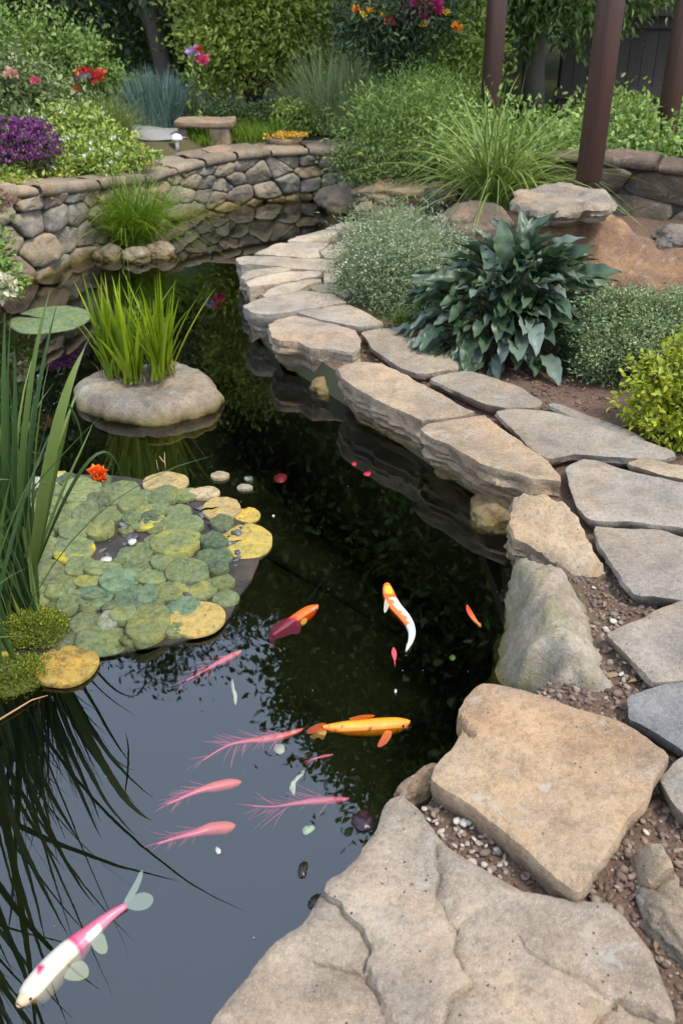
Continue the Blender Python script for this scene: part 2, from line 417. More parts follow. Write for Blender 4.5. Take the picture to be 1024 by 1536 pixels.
def cloud(rs, blobs, n, clump=.18, nclump=40, hollow=.55):
    """leaf places: clumps spread through the outer part of each blob; returns places and outward directions"""
    vol = np.array([b[1][0] * b[1][1] * b[1][2] for b in blobs]) ** .67; vol /= vol.sum()
    Ps, Ds = [], []
    for (c, r), w in zip(blobs, vol):
        k = max(3, int(n * w)); nc = max(4, int(nclump * max(.3, w * len(blobs))))
        d = rs.normal(size=(nc, 3)); d /= np.linalg.norm(d, axis=1, keepdims=True)
        rad = (hollow + (1 - hollow) * rs.uniform(size=(nc, 1)) ** .6) * rs.uniform(.82, 1.12, (nc, 1))
        cc = d * rad; sz = rs.uniform(.6, 1.4, nc) * clump
        i = rs.randint(0, nc, k); q = cc[i] + rs.normal(size=(k, 3)) * sz[i][:, None]
        dirs = q * .7 + rs.normal(size=(k, 3)) * .55
        Ps.append(np.array(c) + q * np.array(r)); Ds.append(dirs / np.linalg.norm(dirs, axis=1, keepdims=True))
    return np.vstack(Ps), np.vstack(Ds)
def leaves(rs, pos, dirs, ln, wd, tmpl=RH, up=.5, var=.35):
    n = len(pos)
    nor = rs.normal(size=(n, 3)) * .45 + np.array([0, -.15, up]) + dirs * .4
    f = dirs + rs.normal(size=(n, 3)) * .5
    L = ln * rs.uniform(1 - var, 1 + var, n)
    return place(tmpl, pos, f, nor, L, L * wd / ln)
def blades(rs, base, az, lean, L, W, droop, seg=7, curl=.15, fold=.25):
    """arching blades as folded strips; all inputs arrays of length n"""
    n = len(base); t = np.linspace(0, 1, seg + 1)
    out = np.stack([np.cos(az), np.sin(az), np.zeros(n)], 1); side = np.stack([-np.sin(az), np.cos(az), np.zeros(n)], 1)
    h = np.sin(lean)[:, None] * t + droop[:, None] * .75 * t ** 2
    v = np.cos(lean)[:, None] * t - droop[:, None] * t ** 2.6 * .95
    c = (rs.uniform(-1, 1, n) * curl)[:, None] * t ** 2
    ctr = base[:, None] + L[:, None, None] * (h[..., None] * out[:, None] + c[..., None] * side[:, None]); ctr[..., 2] += L[:, None] * v
    w = W[:, None] * np.minimum(1, .55 + t * 2.2) * (1 - t ** 2.2 * .97)
    tw = rs.uniform(-.9, .9, n)[:, None] * (1 + .3 * t); sv = side[:, None] * np.cos(tw)[..., None] + out[:, None] * np.sin(tw)[..., None]
    up = np.stack([-out[:, 0] * .3, -out[:, 1] * .3, np.ones(n)], 1)[:, None]
    Lf = ctr - sv * w[..., None] * .5 + up * (w * fold)[..., None]; Rt = ctr + sv * w[..., None] * .5 + up * (w * fold)[..., None]
    V = np.stack([Lf, ctr, Rt], 2).reshape(-1, 3)
    F = []
    for i in range(seg):
        a = i * 3; F += [(a, a + 1, a + 4, a + 3), (a + 1, a + 2, a + 5, a + 4)]
    F = np.array(F)[None] + (np.arange(n) * (seg + 1) * 3)[:, None, None]
    return V, F.reshape(-1, 4)
def ribbon(paths, widths, seg=14, fold=.2, face=None):
    """single hand-placed blades; each path is a list of points, smoothed"""
    mb = MB()
    for pth, w in zip(paths, widths):
        p = [Vector(q) for q in pth]
        def ev(t):
            q = p[:]
            while len(q) > 1: q = [q[i].lerp(q[i + 1], t) for i in range(len(q) - 1)]
            return q[0]
        c = [ev(i / seg) for i in range(seg + 1)]; V = []; F = []
        for i, q in enumerate(c):
            d = (c[min(seg, i + 1)] - c[max(0, i - 1)]).normalized(); vv = Vector(face or (0, -1, .3)); sdv = d.cross(vv).normalized(); nn = sdv.cross(d)
            t = i / seg; ww = w * min(1, .5 + 1.6 * t) * (1 - t ** 3 * .96)
            V += [q - sdv * ww / 2 + nn * ww * fold, q, q + sdv * ww / 2 + nn * ww * fold]
        for i in range(seg): a = i * 3; F += [(a, a + 1, a + 4, a + 3), (a + 1, a + 2, a + 5, a + 4)]
        mb.add(np.array([v[:] for v in V]), np.array(F))
    return mb

# ================================================================== THE SETTING
pond = [P(*q, .15) + Vector((.07, .03, 0)) for q in [(300, 1600), (470, 1385), (592, 1205), (650, 1165), (700, 1080), (800, 1010), (812, 900), (800, 800), (780, 740), (640, 655), (515, 570), (410, 505), (372, 465), (362, 395), (430, 358), (540, 332)]]
pond += [P(*q, 0) for q in [(560, 305), (528, 287)]]
for (ax, ay), (bx, by) in zip(WP[::-1][2:-1], WP[::-1][3:]):      # the wall stands in the water: the edge runs just inside its face
    L_ = math.hypot(bx - ax, by - ay); pond += [Vector(((ax + bx) / 2 + (by - ay) / L_ * .04, (ay + by) / 2 - (bx - ax) / L_ * .04, 0))]
pond += [Vector(q) for q in [(-2.15, 5.15, 0), (-2.2, 4.6, 0), (-2.9, 3.8, 0), (-3.1, 2.4, 0), (-2.6, .8, 0), (-1.6, .0, 0), (-.6, .15, 0), (-.25, .4, 0)]]
pond = [Vector((p.x, p.y, 0)) for p in pond]
if area2(pond) < 0: pond = pond[::-1]
pond = resample(chaikin(pond, 2), .08)
ppoly = [(p.x, p.y) for p in pond]

def sheet(name, outer, step, zf, mat, hole=None, extra=(), kind='structure', jitter=.4):
    o_ = np.array([(p[0], p[1]) for p in outer]); lo, hi = o_.min(0), o_.max(0)
    rs = np.random.RandomState(3); pts = []
    for (x0, x1, y0, y1, s) in (extra or [(lo[0], hi[0], lo[1], hi[1], step)]):
        X, Y = np.meshgrid(np.arange(x0, x1, s), np.arange(y0, y1, s))
        X = (X + rs.uniform(-jitter, jitter, X.shape) * s).ravel(); Y = (Y + rs.uniform(-jitter, jitter, Y.shape) * s).ravel()
        m = inside(o_, X, Y)
        if hole is not None: d, _ = seg_dist(hole, X, Y); m &= ~inside(hole, X, Y) & (d > .03)
        pts += list(zip(X[m], Y[m]))
    n = len(outer); vin = [Vector((p[0], p[1])) for p in outer]; ed = []
    if hole is not None:
        ed = [(n + i, n + (i + 1) % len(hole)) for i in range(len(hole))]; vin += [Vector(p) for p in hole]
    vin += [Vector(p) for p in pts]
    ov, oe, of, a_, b_, c_ = geometry.delaunay_2d_cdt(vin, ed, [list(range(n))], 1, 1e-6)
    V = np.array([(v.x, v.y, zf(v.x, v.y)) for v in ov]); F = np.array(of)
    if hole is not None:
        c = V[F].mean(1); F = F[~inside(hole, c[:, 0], c[:, 1])]
    o = mesh_obj(name, V, F, mat); o['kind'] = kind; return o
def gzn(x, y):
    if abs(x) > 6 or y > 13: return gz(x, y)
    return gz(x, y) + .018 * fbm((x * 3.1, y * 3.1, 1.7), 4) + .006 * noise.noise(Vector((x * 21, y * 21, 4)))
big = [(-400, -300), (400, -300), (400, 700), (-400, 700)]
sheet('ground', big, 1, gzn, SOIL, ppoly, [(-3.6, 3.6, -.4, 12, .07), (-12, 12, -6, 26, 1.1), (-390, 390, -290, 690, 60)])
# pond basin: steep earth sides and a muddy floor
mb = MB(); n = len(pond); Vb = []; 
for k, (z, e) in enumerate(((.13, 0), (.0, -.03), (-.3, -.08), (-.62, -.2))):
    for i, p in enumerate(pond):
        d = pond[(i + 1) % n] - pond[i - 1]; nn = Vector((d.y, -d.x, 0)).normalized()
        q = p + nn * e; Vb.append((q.x, q.y, (gzn(p.x, p.y) - .002 if k == 0 else z)))
Fb = []
for k in range(3):
    for i in range(n): Fb.append([k * n + (i + 1) % n, k * n + i, (k + 1) * n + i, (k + 1) * n + (i + 1) % n])
Fb.append([3 * n + i for i in range(n)])
o = mesh_obj('pond_bed', np.array(Vb), Fb, MUD); o['kind'] = 'structure'
# the water: a closed body from the surface to below the bed
wp = [(-4, -1), (2.2, -1), (2.2, 9.2), (-4, 9.2)]
Vw = [(x, y, 0) for x, y in wp] + [(x, y, -.8) for x, y in wp]
o = mesh_obj('pond_water', np.array(Vw), [[0, 1, 2, 3], [7, 6, 5, 4], [0, 4, 5, 1], [1, 5, 6, 2], [2, 6, 7, 3], [3, 7, 4, 0]], water_material(), smooth=False); o['kind'] = 'structure'
# garden path
PATH = plain('path_gravel', (.30, .29, .28), .9, scale=60, var=.3)
sheet('garden_path', [tuple(q[:2]) for q in resample([Vector((*p, 0)) for p in [(-1.95, 8.2), (-1.62, 8.2), (-1.32, 8.6), (-1.45, 9.6), (-1.35, 10.6), (-.6, 11.6), (-.3, 12.6), (-1.6, 13.2), (-2.2, 11.4), (-2.2, 10.2), (-2.2, 9.0)]], .09)], .15, lambda x, y: gzn(x, y) + .012, PATH)

# ------------------------------------------------------------------ stone walls
def clip(poly, a, b, c):
    o = []
    for i in range(len(poly)):
        p, q = poly[i], poly[(i + 1) % len(poly)]; dp = a * p[0] + b * p[1] - c; dq = a * q[0] + b * q[1] - c
        if dp <= 0: o.append(p)
        if (dp < 0) != (dq < 0) and dp != dq: t = dp / (dp - dq); o.append((p[0] + t * (q[0] - p[0]), p[1] + t * (q[1] - p[1])))
    return o
def stone_wall(name, label, path, ztop, zbase, size, depth, seed, caps=True, capcol=(.36, .31, .24), grey=.3, tint=(1.06, 1.08, 1.06)):
    rs = np.random.RandomState(seed)
    path = [Vector((*p, 0)) for p in path]
    fine = resample(path, .04, False)
    for _ in range(12): fine = [fine[0]] + [(fine[i - 1] + fine[i] * 2 + fine[i + 1]) / 4 for i in range(1, len(fine) - 1)] + [fine[-1]]
    L = [0]
    for i in range(1, len(fine)): L.append(L[-1] + (fine[i] - fine[i - 1]).length)
    L = np.array(L); fx = np.array([p.x for p in fine]); fy = np.array([p.y for p in fine])
    nx = np.gradient(fy, L); ny = -np.gradient(fx, L); q = np.hypot(nx, ny); nx /= q; ny /= q
    def at(u, d): return np.interp(u, L, fx) + np.interp(u, L, nx) * d, np.interp(u, L, fy) + np.interp(u, L, ny) * d
    T = L[-1]; root = thing(name, label, 'wall', (fx[len(fx) // 2], fy[len(fy) // 2], zbase))
    H = max(ztop(u) for u in L) - zbase
    # core
    V = []; F = []
    for u in L:
        for d, z in ((-.012, zbase), (-.012, ztop(u) - .012), (-depth, ztop(u) - .012), (-depth, zbase)):
            x, y = at(u, d); V.append((x, y, z))
    for i in range(len(L) - 1):
        for k in range(4): F.append([i * 4 + k, i * 4 + (k + 1) % 4, i * 4 + 4 + (k + 1) % 4, i * 4 + 4 + k])
    F += [[0, 1, 2, 3], [len(V) - 1, len(V) - 2, len(V) - 3, len(V) - 4]]
    mesh_obj('mortar_core', np.array(V), F, plain('mortar', (.06, .052, .045), .95, scale=40), root)
    # facing stones: cells grown from scattered seeds
    pts = []
    tries = 0
    while tries < 6000:
        tries += 1; u = rs.uniform(-.1, T + .1); v = rs.uniform(-.05, H + .05); sz = size(min(max(u, 0), T))
        if all(((u - a) / 1.35) ** 2 + (v - b) ** 2 > (sz * .5 + s_ * .5) ** 2 * .62 for a, b, s_ in pts): pts.append((u, v, sz * rs.choice([.45, .7, .95, 1.2, 1.5])))
    mb = MB()
    for i, (u, v, s_) in enumerate(pts):
        top = ztop(min(max(u, 0), T)) - zbase - .01
        poly = [(max(0, u - .5), 0), (min(T, u + .5), 0), (min(T, u + .5), top), (max(0, u - .5), top)]
        for j, (a, b, s2) in enumerate(pts):
            if j == i or abs(a - u) > .8: continue
            du, dv = (a - u) / 1.8, b - v; dd = du * du + dv * dv; w = .5 + .12 * (s_ - s2) / (s_ + s2)
            # plane du*x/1.8 + dv*y <= ...
            mx, my = u + (a - u) * w, v + (b - v) * w
            poly = clip(poly, du / 1.8, dv, du / 1.8 * mx + dv * my)
            if len(poly) < 3: break
        if len(poly) < 3: continue
        c = np.mean(poly, 0)
        pp = [Vector((*p, 0)) for p in poly]; pp = resample(chaikin(pp, 1, .16), .018)
        if len(pp) < 8: continue
        so = Vector((i * 3.7, i * 1.3, seed)); prot = rs.uniform(.022, .055); tu, tv = rs.uniform(-.22, .22, 2)
        V = []; F = []; m_ = len(pp)
        for k, (sc, dep) in enumerate(((1, -.03), (.995, .0), (.965, .6), (.90, .92), (.66, 1.0), (.34, 1.03))):
            for p in pp:
                x = c[0] + (p.x - c[0]) * sc; y = c[1] + (p.y - c[1]) * sc
                g = .005 / max(.05, math.hypot(p.x - c[0], p.y - c[1])) if k < 2 else 0
                x += (c[0] - p.x) * g; y += (c[1] - p.y) * g
                d = (dep if dep > 0 else 0) * prot + (dep if dep < 0 else 0)
                d += ((x - c[0]) * tu + (y - c[1]) * tv + (fbm(Vector((x * 9, y * 9, 0)) + so, 5, .6) * .018 - abs(noise.noise(Vector((x * 5, y * 5, 2)) + so)) * .02)) * min(1, max(0, dep) * 1.3)
                X, Y = at(min(max(x, 0), T), d); V.append((X, Y, zbase + y))
        X, Y = at(c[0], prot * 1.03 + fbm(Vector((c[0] * 9, c[1] * 9, 0)) + so, 4) * .012); V.append((X, Y, zbase + c[1]))
        for k in range(5):
            for j in range(m_): F.append([k * m_ + j, k * m_ + (j + 1) % m_, (k + 1) * m_ + (j + 1) % m_, (k + 1) * m_ + j])
        for j in range(m_): F.append([5 * m_ + j, 5 * m_ + (j + 1) % m_, 6 * m_])
        mb.add(np.array(V), F)
    o = mb.build('stonework', WALLSTONE, root); o['moss'] = .18; o['stain'] = .12; o['grey'] = float(grey); o.color = (*tint, 1)
    # coping stones
    u = 0; i = 0
    while caps and u < T - .1:
        w = min(caps(u) * rs.uniform(.8, 1.25), T - u); th = rs.uniform(.04, .075); V = []; F = []; nu = max(6, int(w / .03)); nd = 16
        prof = [(.055, -th), (.065, -th * .6), (.06, -th * .18), (.045, .0)] + [(.045 - (depth + .06) * k / 10, .006 * math.sin(k * 1.3 + i)) for k in range(1, 10)] + [(-depth - .03, -.01), (-depth - .04, -th)]
        for a in range(nu + 1):
            uu = u + .008 + (w - .016) * a / nu; en = min(a, nu - a); pull = .010 * (en == 0) + .003 * (en == 1)
            for (d, dz) in prof:
                p = Vector((uu * 4, d * 6, i * 9.1)); jx = fbm(p, 4) * .016
                x, y = at(min(uu, T), d + jx * (1 if d > 0 else .3) - pull * (d > 0)); V.append((x, y, ztop(min(uu, T)) + th * .85 + dz - pull * (dz > -.02) + fbm(p * 1.7, 4) * .009 + noise.noise(Vector((i * 5.5, 0, 0))) * .012))
        q = len(prof)
        for a in range(nu):
            for k in range(q): F.append([a * q + k, a * q + (k + 1) % q, a * q + q + (k + 1) % q, a * q + q + k])
        F += [list(range(q)), [nu * q + k for k in range(q)][::-1]]
        o = mesh_obj('coping_stone', np.array(V), F, STONE, root); k = rs.uniform(.85, 1.12); o.color = (*(c * k for c in capcol), 1); o['moss'] = .05; o['stain'] = float(rs.uniform(0, .3)); o['grey'] = float(rs.uniform(.1, .6))
        u += w; i += 1
    return root
wall_path = WP
stone_wall('pond_wall', 'low curved retaining wall of mortared fieldstone with pale coping behind the pond', wall_path,
           lambda u: .52 - .17 * sm(u, .6, 2.9) + .015 * math.sin(u * 2.1), -.12, lambda u: .20 - .06 * sm(u, .8, 2.6), .36, 5, caps=lambda u: .62 if u < 2.2 else .36)
stone_wall('garden_wall', 'dark dry stone wall of large blocks behind the brown boulder', [(1.35, 6.75), (1.7, 6.35), (2.2, 6.15), (2.9, 6.1), (3.6, 6.3)],
           lambda u: .60 + .03 * math.sin(u * 3), .12, lambda u: .33, .3, 9, caps=lambda u: .5, capcol=(.17, .12, .095), grey=.9, tint=(.42, .40, .38))

# ------------------------------------------------------------------ flagstones and edge boulders
Z1 = lambda pts: [(340 + a / 3.938, 310 + b / 3.938) for a, b in pts]
Z4 = lambda pts: [(512 + a / 2, 280 + b / 2) for a, b in pts]
Z6 = lambda pts: [(512 + a / 2, 660 + b / 2) for a, b in pts]
Z8 = lambda pts: [(512 + a / 2, 1000 + b / 2) for a, b in pts]
PV = 'flagstones of the curving pondside path'; BD = 'rough boulders edging the pond'
TAN, GRY, WRM, PAL = (.38, .325, .25), (.30, .285, .26), (.42, .325, .22), (.46, .405, .325)
A = Z8([(-60, 640), (0, 605), (60, 545), (100, 480), (128, 410), (150, 385), (178, 378), (215, 400), (250, 440), (300, 500), (360, 550), (430, 590), (500, 625), (560, 655), (640, 672), (720, 678), (790, 690), (850, 730), (900, 780), (935, 840), (960, 920), (990, 980), (1008, 1060), (1000, 1250), (900, 1420)])
A = [(345, 1490), (380, 1440), (420, 1400), (455, 1372)] + A + [(600, 1780), (330, 1780), (200, 1700), (255, 1600)]
cA = [(Z8([(283, 520), (290, 690), (345, 770), (345, 850), (392, 935), (320, 990), (310, 1075), (300, 1200)]), .011, .16, 1),
      (Z8([(-60, 660), (0, 710), (70, 780), (85, 850), (70, 890), (128, 990)]), .012, .14, -1),
      (Z8([(-70, 870), (0, 885), (72, 905)]), .006, .09, -1),
      (Z8([(545, 800), (620, 880), (720, 925), (822, 985)]), .004, .12, -1),
      (Z8([(640, 1170), (740, 1072), (822, 985), (900, 1005), (1005, 1062)]), .014, .2, -1),
      (Z8([(335, 762), (405, 708)]), .004, .1, -1)]
slab('flagstone', 'largest flagstone, tan with split layers and long cracks, in the near corner beside the water', 'flagstone', A, .17, .09, (.38, .33, .265), PV, s=.012, cracks=cA, stain=.1, grey=.22, topn=.008, under=.05, edge=.014)
slab('flagstone', 'square warm sandstone slab with grey corner above the pebble gap', 'flagstone', Z8([(385, 70), (425, 40), (560, 65), (700, 110), (860, 165), (985, 262), (975, 290), (920, 380), (850, 470), (780, 580), (735, 660), (715, 678), (695, 672), (600, 590), (480, 485), (350, 390), (268, 335), (278, 305), (300, 270), (335, 235), (360, 175), (346, 130)]), .19, .075, (.43, .325, .215), PV, s=.013, smooth_pts=1, stain=.25, grey=.12, topn=.005, under=.012, strata=.004, edge=.007, cracks=[(Z8([(346, 130), (372, 170), (395, 185)]), .012, .05, -1)])
slab('flagstone', 'blue grey flagstone cut by the frame between two gravel gaps', 'flagstone', [(935, 1042), (985, 1028), (1030, 1018), (1090, 1025), (1090, 1150), (1030, 1130), (1005, 1112), (960, 1084), (942, 1076)], .17, .06, (.235, .24, .245), PV, s=.016, grey=.5, stain=0)
slab('flagstone', 'rough grey block touching the corner of the square warm slab', 'flagstone', [(987, 1167), (1024, 1128), (1090, 1115), (1090, 1260), (1024, 1222), (996, 1188)], .165, .07, (.27, .255, .23), PV, s=.016, grey=.4)
slab('flagstone', 'pale grey flagstone with pointed corner beside the mossy boulder', 'flagstone', Z6([(785, 575), (830, 558), (920, 520), (1024, 475), (1120, 450), (1130, 730), (1024, 715), (935, 725), (900, 690), (850, 640)]), .17, .055, (.36, .325, .275), PV, s=.016, grey=.2, stain=.05)
slab('flagstone', 'grey flagstone with curved end right of the pale blocky boulder', 'flagstone', Z6([(750, 258), (830, 263), (950, 262), (1024, 287), (1120, 310), (1120, 480), (1024, 475), (880, 465), (848, 430), (830, 395), (790, 340)]), .17, .05, (.33, .305, .265), PV, s=.017, grey=.25, stain=.1)
slab('flagstone', 'wide flat grey flagstone beside the tip of the low golden boulder', 'flagstone', Z6([(670, 80), (720, 56), (770, 60), (850, 85), (940, 108), (1024, 125), (1130, 155), (1130, 285), (1024, 262), (930, 252), (860, 240), (790, 243), (735, 235), (700, 190), (680, 130)]), .17, .05, (.36, .33, .28), PV, s=.017, grey=.15, stain=.1)
slab('flagstone', 'narrow tan flagstone at the frame below the yellow green shrub', 'flagstone', Z6([(850, 68), (900, 50), (1024, 73), (1120, 88), (1120, 140), (1024, 118), (940, 97)]), .17, .05, (.38, .32, .235), PV, s=.016)
slab('flagstone', 'long grey flagstone tapering to the right in front of the bare soil', 'flagstone', [(742, 615), (762, 611), (812, 614), (862, 625), (937, 650), (972, 662), (1012, 675), (1012, 684), (990, 688), (932, 688), (890, 682), (857, 682), (822, 689), (792, 670), (765, 640)], .17, .05, (.34, .315, .27), PV, s=.017, stain=.1)
slab('flagstone', 'thin dark grey flagstone strip against the bare soil', 'flagstone', [(817, 605), (832, 602), (892, 624), (937, 640), (970, 660), (942, 657), (872, 632)], .165, .045, (.30, .28, .245), PV, s=.016)
slab('flagstone', 'flagstone lying directly in front of the big leaved plant', 'flagstone', Z4([(262, 575), (300, 560), (380, 548), (450, 565), (530, 595), (608, 640), (590, 658), (500, 662), (430, 650), (350, 615)]), .17, .05, (.37, .33, .27), PV, s=.018)
slab('flagstone', 'broad buff flagstone right of the grey faced boulder', 'flagstone', Z4([(55, 430), (130, 420), (200, 438), (280, 472), (358, 512), (352, 545), (235, 563), (150, 528), (95, 490), (75, 462)]), .17, .05, (.40, .345, .265), PV, s=.018, stain=.15)
far = [('e', [(52, 305), (100, 288), (350, 292), (440, 308), (560, 300), (640, 310), (640, 345), (580, 370), (385, 362), (300, 345), (150, 340), (70, 338)], .17, .2, 'pale flagstone with the outermost tip where the path bends over the water'),
       ('f', [(80, 412), (130, 372), (300, 350), (385, 366), (330, 380), (200, 400), (110, 432)], .165, .16, 'small wedge of pale stone under the outermost tip of the path'),
       ('g', [(110, 440), (200, 402), (380, 380), (560, 380), (555, 410), (420, 425), (330, 445), (170, 465), (130, 470)], .168, .2, 'long pale layered flagstone two places nearer than the outermost tip'),
       ('h', [(205, 520), (240, 490), (330, 450), (450, 427), (560, 427), (560, 445), (480, 460), (430, 490), (300, 518), (230, 530)], .165, .16, 'cream flagstone just behind the large pointed grey flagstone'),
       ('a', [(575, 125), (640, 100), (760, 78), (800, 90), (770, 118), (680, 128), (600, 130)], .17, .08, 'farthest pale flagstone at the end of the path'),
       ('b', [(345, 203), (420, 170), (570, 130), (640, 135), (660, 150), (612, 185), (600, 203), (500, 205)], .17, .1, 'pale pointed flagstone next to the farthest one'),
       ('c', [(145, 280), (230, 240), (300, 214), (450, 208), (600, 212), (585, 235), (540, 257), (556, 288), (440, 300), (350, 288)], .17, .12, 'wide pale flagstone just beyond the outermost tip of the path'),
       ('d', [(550, 264), (610, 218), (690, 205), (720, 260), (650, 300), (572, 298)], .17, .06, 'pale flagstone half under the feathery shrub near the far end'),
       ('q', [(575, 377), (650, 348), (700, 380), (640, 440), (572, 440), (567, 410)], .17, .05, 'small pale flagstone against the feathery shrub at the bend'),
       ('i', [(480, 463), (560, 447), (640, 450), (725, 508), (705, 522), (640, 502), (540, 497)], .17, .05, 'small greyish flagstone edged with moss at the foot of the feathery shrub'),
       ('j', [(85, 580), (190, 540), (440, 490), (560, 505), (640, 515), (660, 535), (712, 560), (600, 583), (480, 598), (390, 615), (270, 633), (150, 626)], .175, .15, 'large grey flagstone whose sharp point juts over the water'),
       ('k', [(405, 627), (480, 604), (620, 587), (720, 577), (800, 610), (920, 680), (922, 700), (780, 705), (680, 688), (560, 660)], .17, .06, 'smooth tan flagstone beside the red mulch')]
for k_, q, z, th, lb in far:
    slab('flagstone', lb, 'flagstone', Z1(q), z, th, (.45, .41, .345) if k_ in 'jik' else (.54, .485, .39), PV, s=.02, under=.05 if th > .1 else .02, strata=.012 if th > .1 else .005, moss=.5 if k_ == 'i' else .0, stain=.12, grey=.15, topn=.007)
slab('boulder', 'blunt boulder with a smooth tan top and broken grey face', 'boulder', Z1([(240, 692), (290, 660), (390, 638), (500, 655), (650, 690), (758, 725), (793, 780), (790, 832), (740, 852), (620, 838), (490, 835), (420, 795), (310, 790), (262, 770)]), .185, .17, (.44, .37, .285), BD, s=.015, under=.06, rough=.007, strata=.013, bulge=.004, stain=.15, grey=.3, edge=.005, topn=.007, smooth_pts=0, crisp=26)
slab('boulder', 'long overhanging boulder with a jagged dark lower edge', 'boulder', [(505, 552), (515, 545), (540, 541), (572, 545), (600, 557), (640, 578), (680, 602), (712, 617), (690, 624), (650, 628), (632, 630), (600, 614), (560, 597), (530, 580), (512, 566)], .19, .2, (.42, .355, .265), BD, s=.014, under=.07, rough=.007, strata=.014, bulge=.004, stain=.2, grey=.3, edge=.005, topn=.007, smooth_pts=0, crisp=26)
slab('boulder', 'golden tan boulder with a long slanting lower face over the water', 'boulder', [(629, 642), (640, 634), (677, 626), (727, 621), (750, 640), (782, 660), (815, 685), (842, 712), (842, 722), (800, 719), (765, 708), (720, 695), (680, 670), (645, 655)], .19, .2, (.45, .35, .235), BD, s=.014, under=.07, rough=.007, strata=.014, bulge=.004, stain=.3, grey=.3, edge=.005, topn=.007, smooth_pts=0, crisp=26)
slab('boulder', 'blocky cream boulder with an ochre patch standing by the water', 'boulder', [(764, 757, .17), (770, 738, .19), (785, 730, .20), (822, 734, .21), (845, 748, .20), (872, 780, .18), (897, 825, .16), (914, 860, .14), (897, 870, .125), (862, 862, .12), (822, 832, .12), (790, 815, .13), (772, 805, .14), (764, 785, .155)], .16, .2, (.46, .39, .28), BD, s=.014, under=.02, rough=.014, strata=.02, bulge=.0, stain=.6, grey=.5, edge=.012, topn=.02, smooth_pts=0, crisp=28)
slab('boulder', 'big rounded grey boulder with green moss at its foot', 'boulder', [(774, 838, .16), (780, 824, .20), (800, 822, .22), (832, 842, .2), (862, 875, .17), (884, 900, .15), (888, 950, .14), (906, 990, .13), (926, 1040, .12), (892, 1052, .11), (862, 1046, .10), (812, 1030, .06), (757, 1015, .02), (738, 1002, .02), (742, 975, .03), (757, 945, .05), (768, 925, .06), (768, 890, .09)], .12, .22, (.43, .395, .335), BD, s=.012, under=-.02, rough=.014, strata=.012, bulge=.02, stain=.2, grey=.7, moss=.5, edge=.025, topn=.042, crisp=0, ridge=[(798, 850, .225), (822, 900, .23), (850, 950, .215), (876, 1000, .18), (800, 950, .195), (800, 1000, .15), (785, 900, .185), (840, 1010, .17), (770, 985, .10)])
slab('rock', 'two lobed upright rock on the gravel at the frame edge', 'rock', [(951, 1275, .17), (970, 1257, .21), (998, 1253, .22), (1010, 1278, .22), (1035, 1320, .22), (1060, 1400, .2), (1075, 1470, .18), (1035, 1440, .15), (1005, 1395, .15), (985, 1345, .17), (965, 1320, .16)], .2, .13, (.36, .31, .235), s=.014, under=-.02, topn=.02, rough=.01, stain=.35, grey=.4, edge=.02, cracks=[([(958, 1322), (985, 1300), (1020, 1295)], .02, .07, -1)])
rock('rock', 'small dark stone wedged beside the lobed rock on the gravel', 'rock', P(1012, 1400, .13), (.05, .09, .05), (.24, .21, .17), seed=31, rot=.5)
rock('rock', 'brown wet stone wedged at the waterline between the two nearest slabs', 'rock', P(634, 1182, .1), (.07, .035, .05), (.30, .22, .15), seed=12, rot=.7)
rock('rock', 'submerged brown stone beneath the long overhanging boulder', 'rock', P(497, 585, -.01), (.10, .08, .07), (.30, .24, .13), seed=13)
rock('rock', 'submerged stone beneath the golden boulder', 'rock', P(742, 775, -.02), (.10, .12, .08), (.26, .21, .12), seed=14)
rock('rock', 'long sunken ledge of stone in the dark water below the golden boulder', 'rock', P(690, 745, -.08), (.2, .07, .06), (.2, .17, .10), seed=15, rot=-.7)

# far bank and back rocks
rock('boulder', 'smooth grey brown boulder on the far water edge below the ground cover', 'boulder', P(535, 300, .06), (.34, .26, .17), (.25, .215, .18), BD, seed=21, amp=.2, grey=.5)
rock('boulder', 'flat pale tan boulder behind the feathery shrub on the far bank', 'boulder', P(610, 292, .16), (.42, .25, .13), (.34, .27, .18), BD, seed=22, stain=.5)
rock('rock', 'small pale stone at the far end of the path by the water', 'rock', P(548, 316, .08), (.08, .07, .07), (.42, .38, .31), seed=23)
rock('boulder', 'low pinkish grey boulder between arching grass and big leaved plant', 'boulder', P(712, 345, .26), (.28, .22, .18), (.34, .27, .215), BD, seed=24, stain=.45, rot=-.2)
rock('rock', 'dark rounded stone half hidden left of the arching grass', 'rock', P(655, 300, .22), (.11, .1, .13), (.10, .09, .08), seed=25)
slab('boulder', 'huge rusty brown boulder carrying the flat capping stone', 'boulder', [(742, 405, .26), (756, 370, .36), (772, 335, .50), (800, 318, .54), (860, 312, .55), (918, 314, .54), (938, 325, .52), (952, 345, .45), (985, 360, .40), (1040, 366, .44), (1100, 372, .44), (1110, 440, .28), (1050, 440, .28), (1000, 432, .28), (930, 420, .27), (840, 415, .24), (780, 412, .24)], .4, .35, (.25, .155, .095), BD, s=.02, under=-.03, rough=.02, topn=.03, bulge=.02, stain=.8, grey=.35, edge=.03, ridge=[(830, 360, .44), (900, 365, .43), (960, 390, .35)])
slab('capping_stone', 'flat weathered stone cap under the foot of the brown post', 'stone', [(768, 300), (776, 286), (800, 278), (838, 274), (890, 279), (916, 289), (921, 298), (905, 308), (850, 312), (800, 311)], .645, .085, (.36, .325, .26), s=.016, under=.04, rough=.02, bulge=.02, topn=.024, edge=.02, grey=.6, strata=.016)
rock('rock', 'small pale wedge stone under the front of the flat cap', 'rock', P(840, 322, .54), (.16, .10, .06), (.38, .35, .28), seed=27, grey=.5)
rock('rock', 'tiny square tan stone packed under the flat cap', 'rock', P(884, 326, .55), (.06, .05, .04), (.36, .29, .19), seed=28)
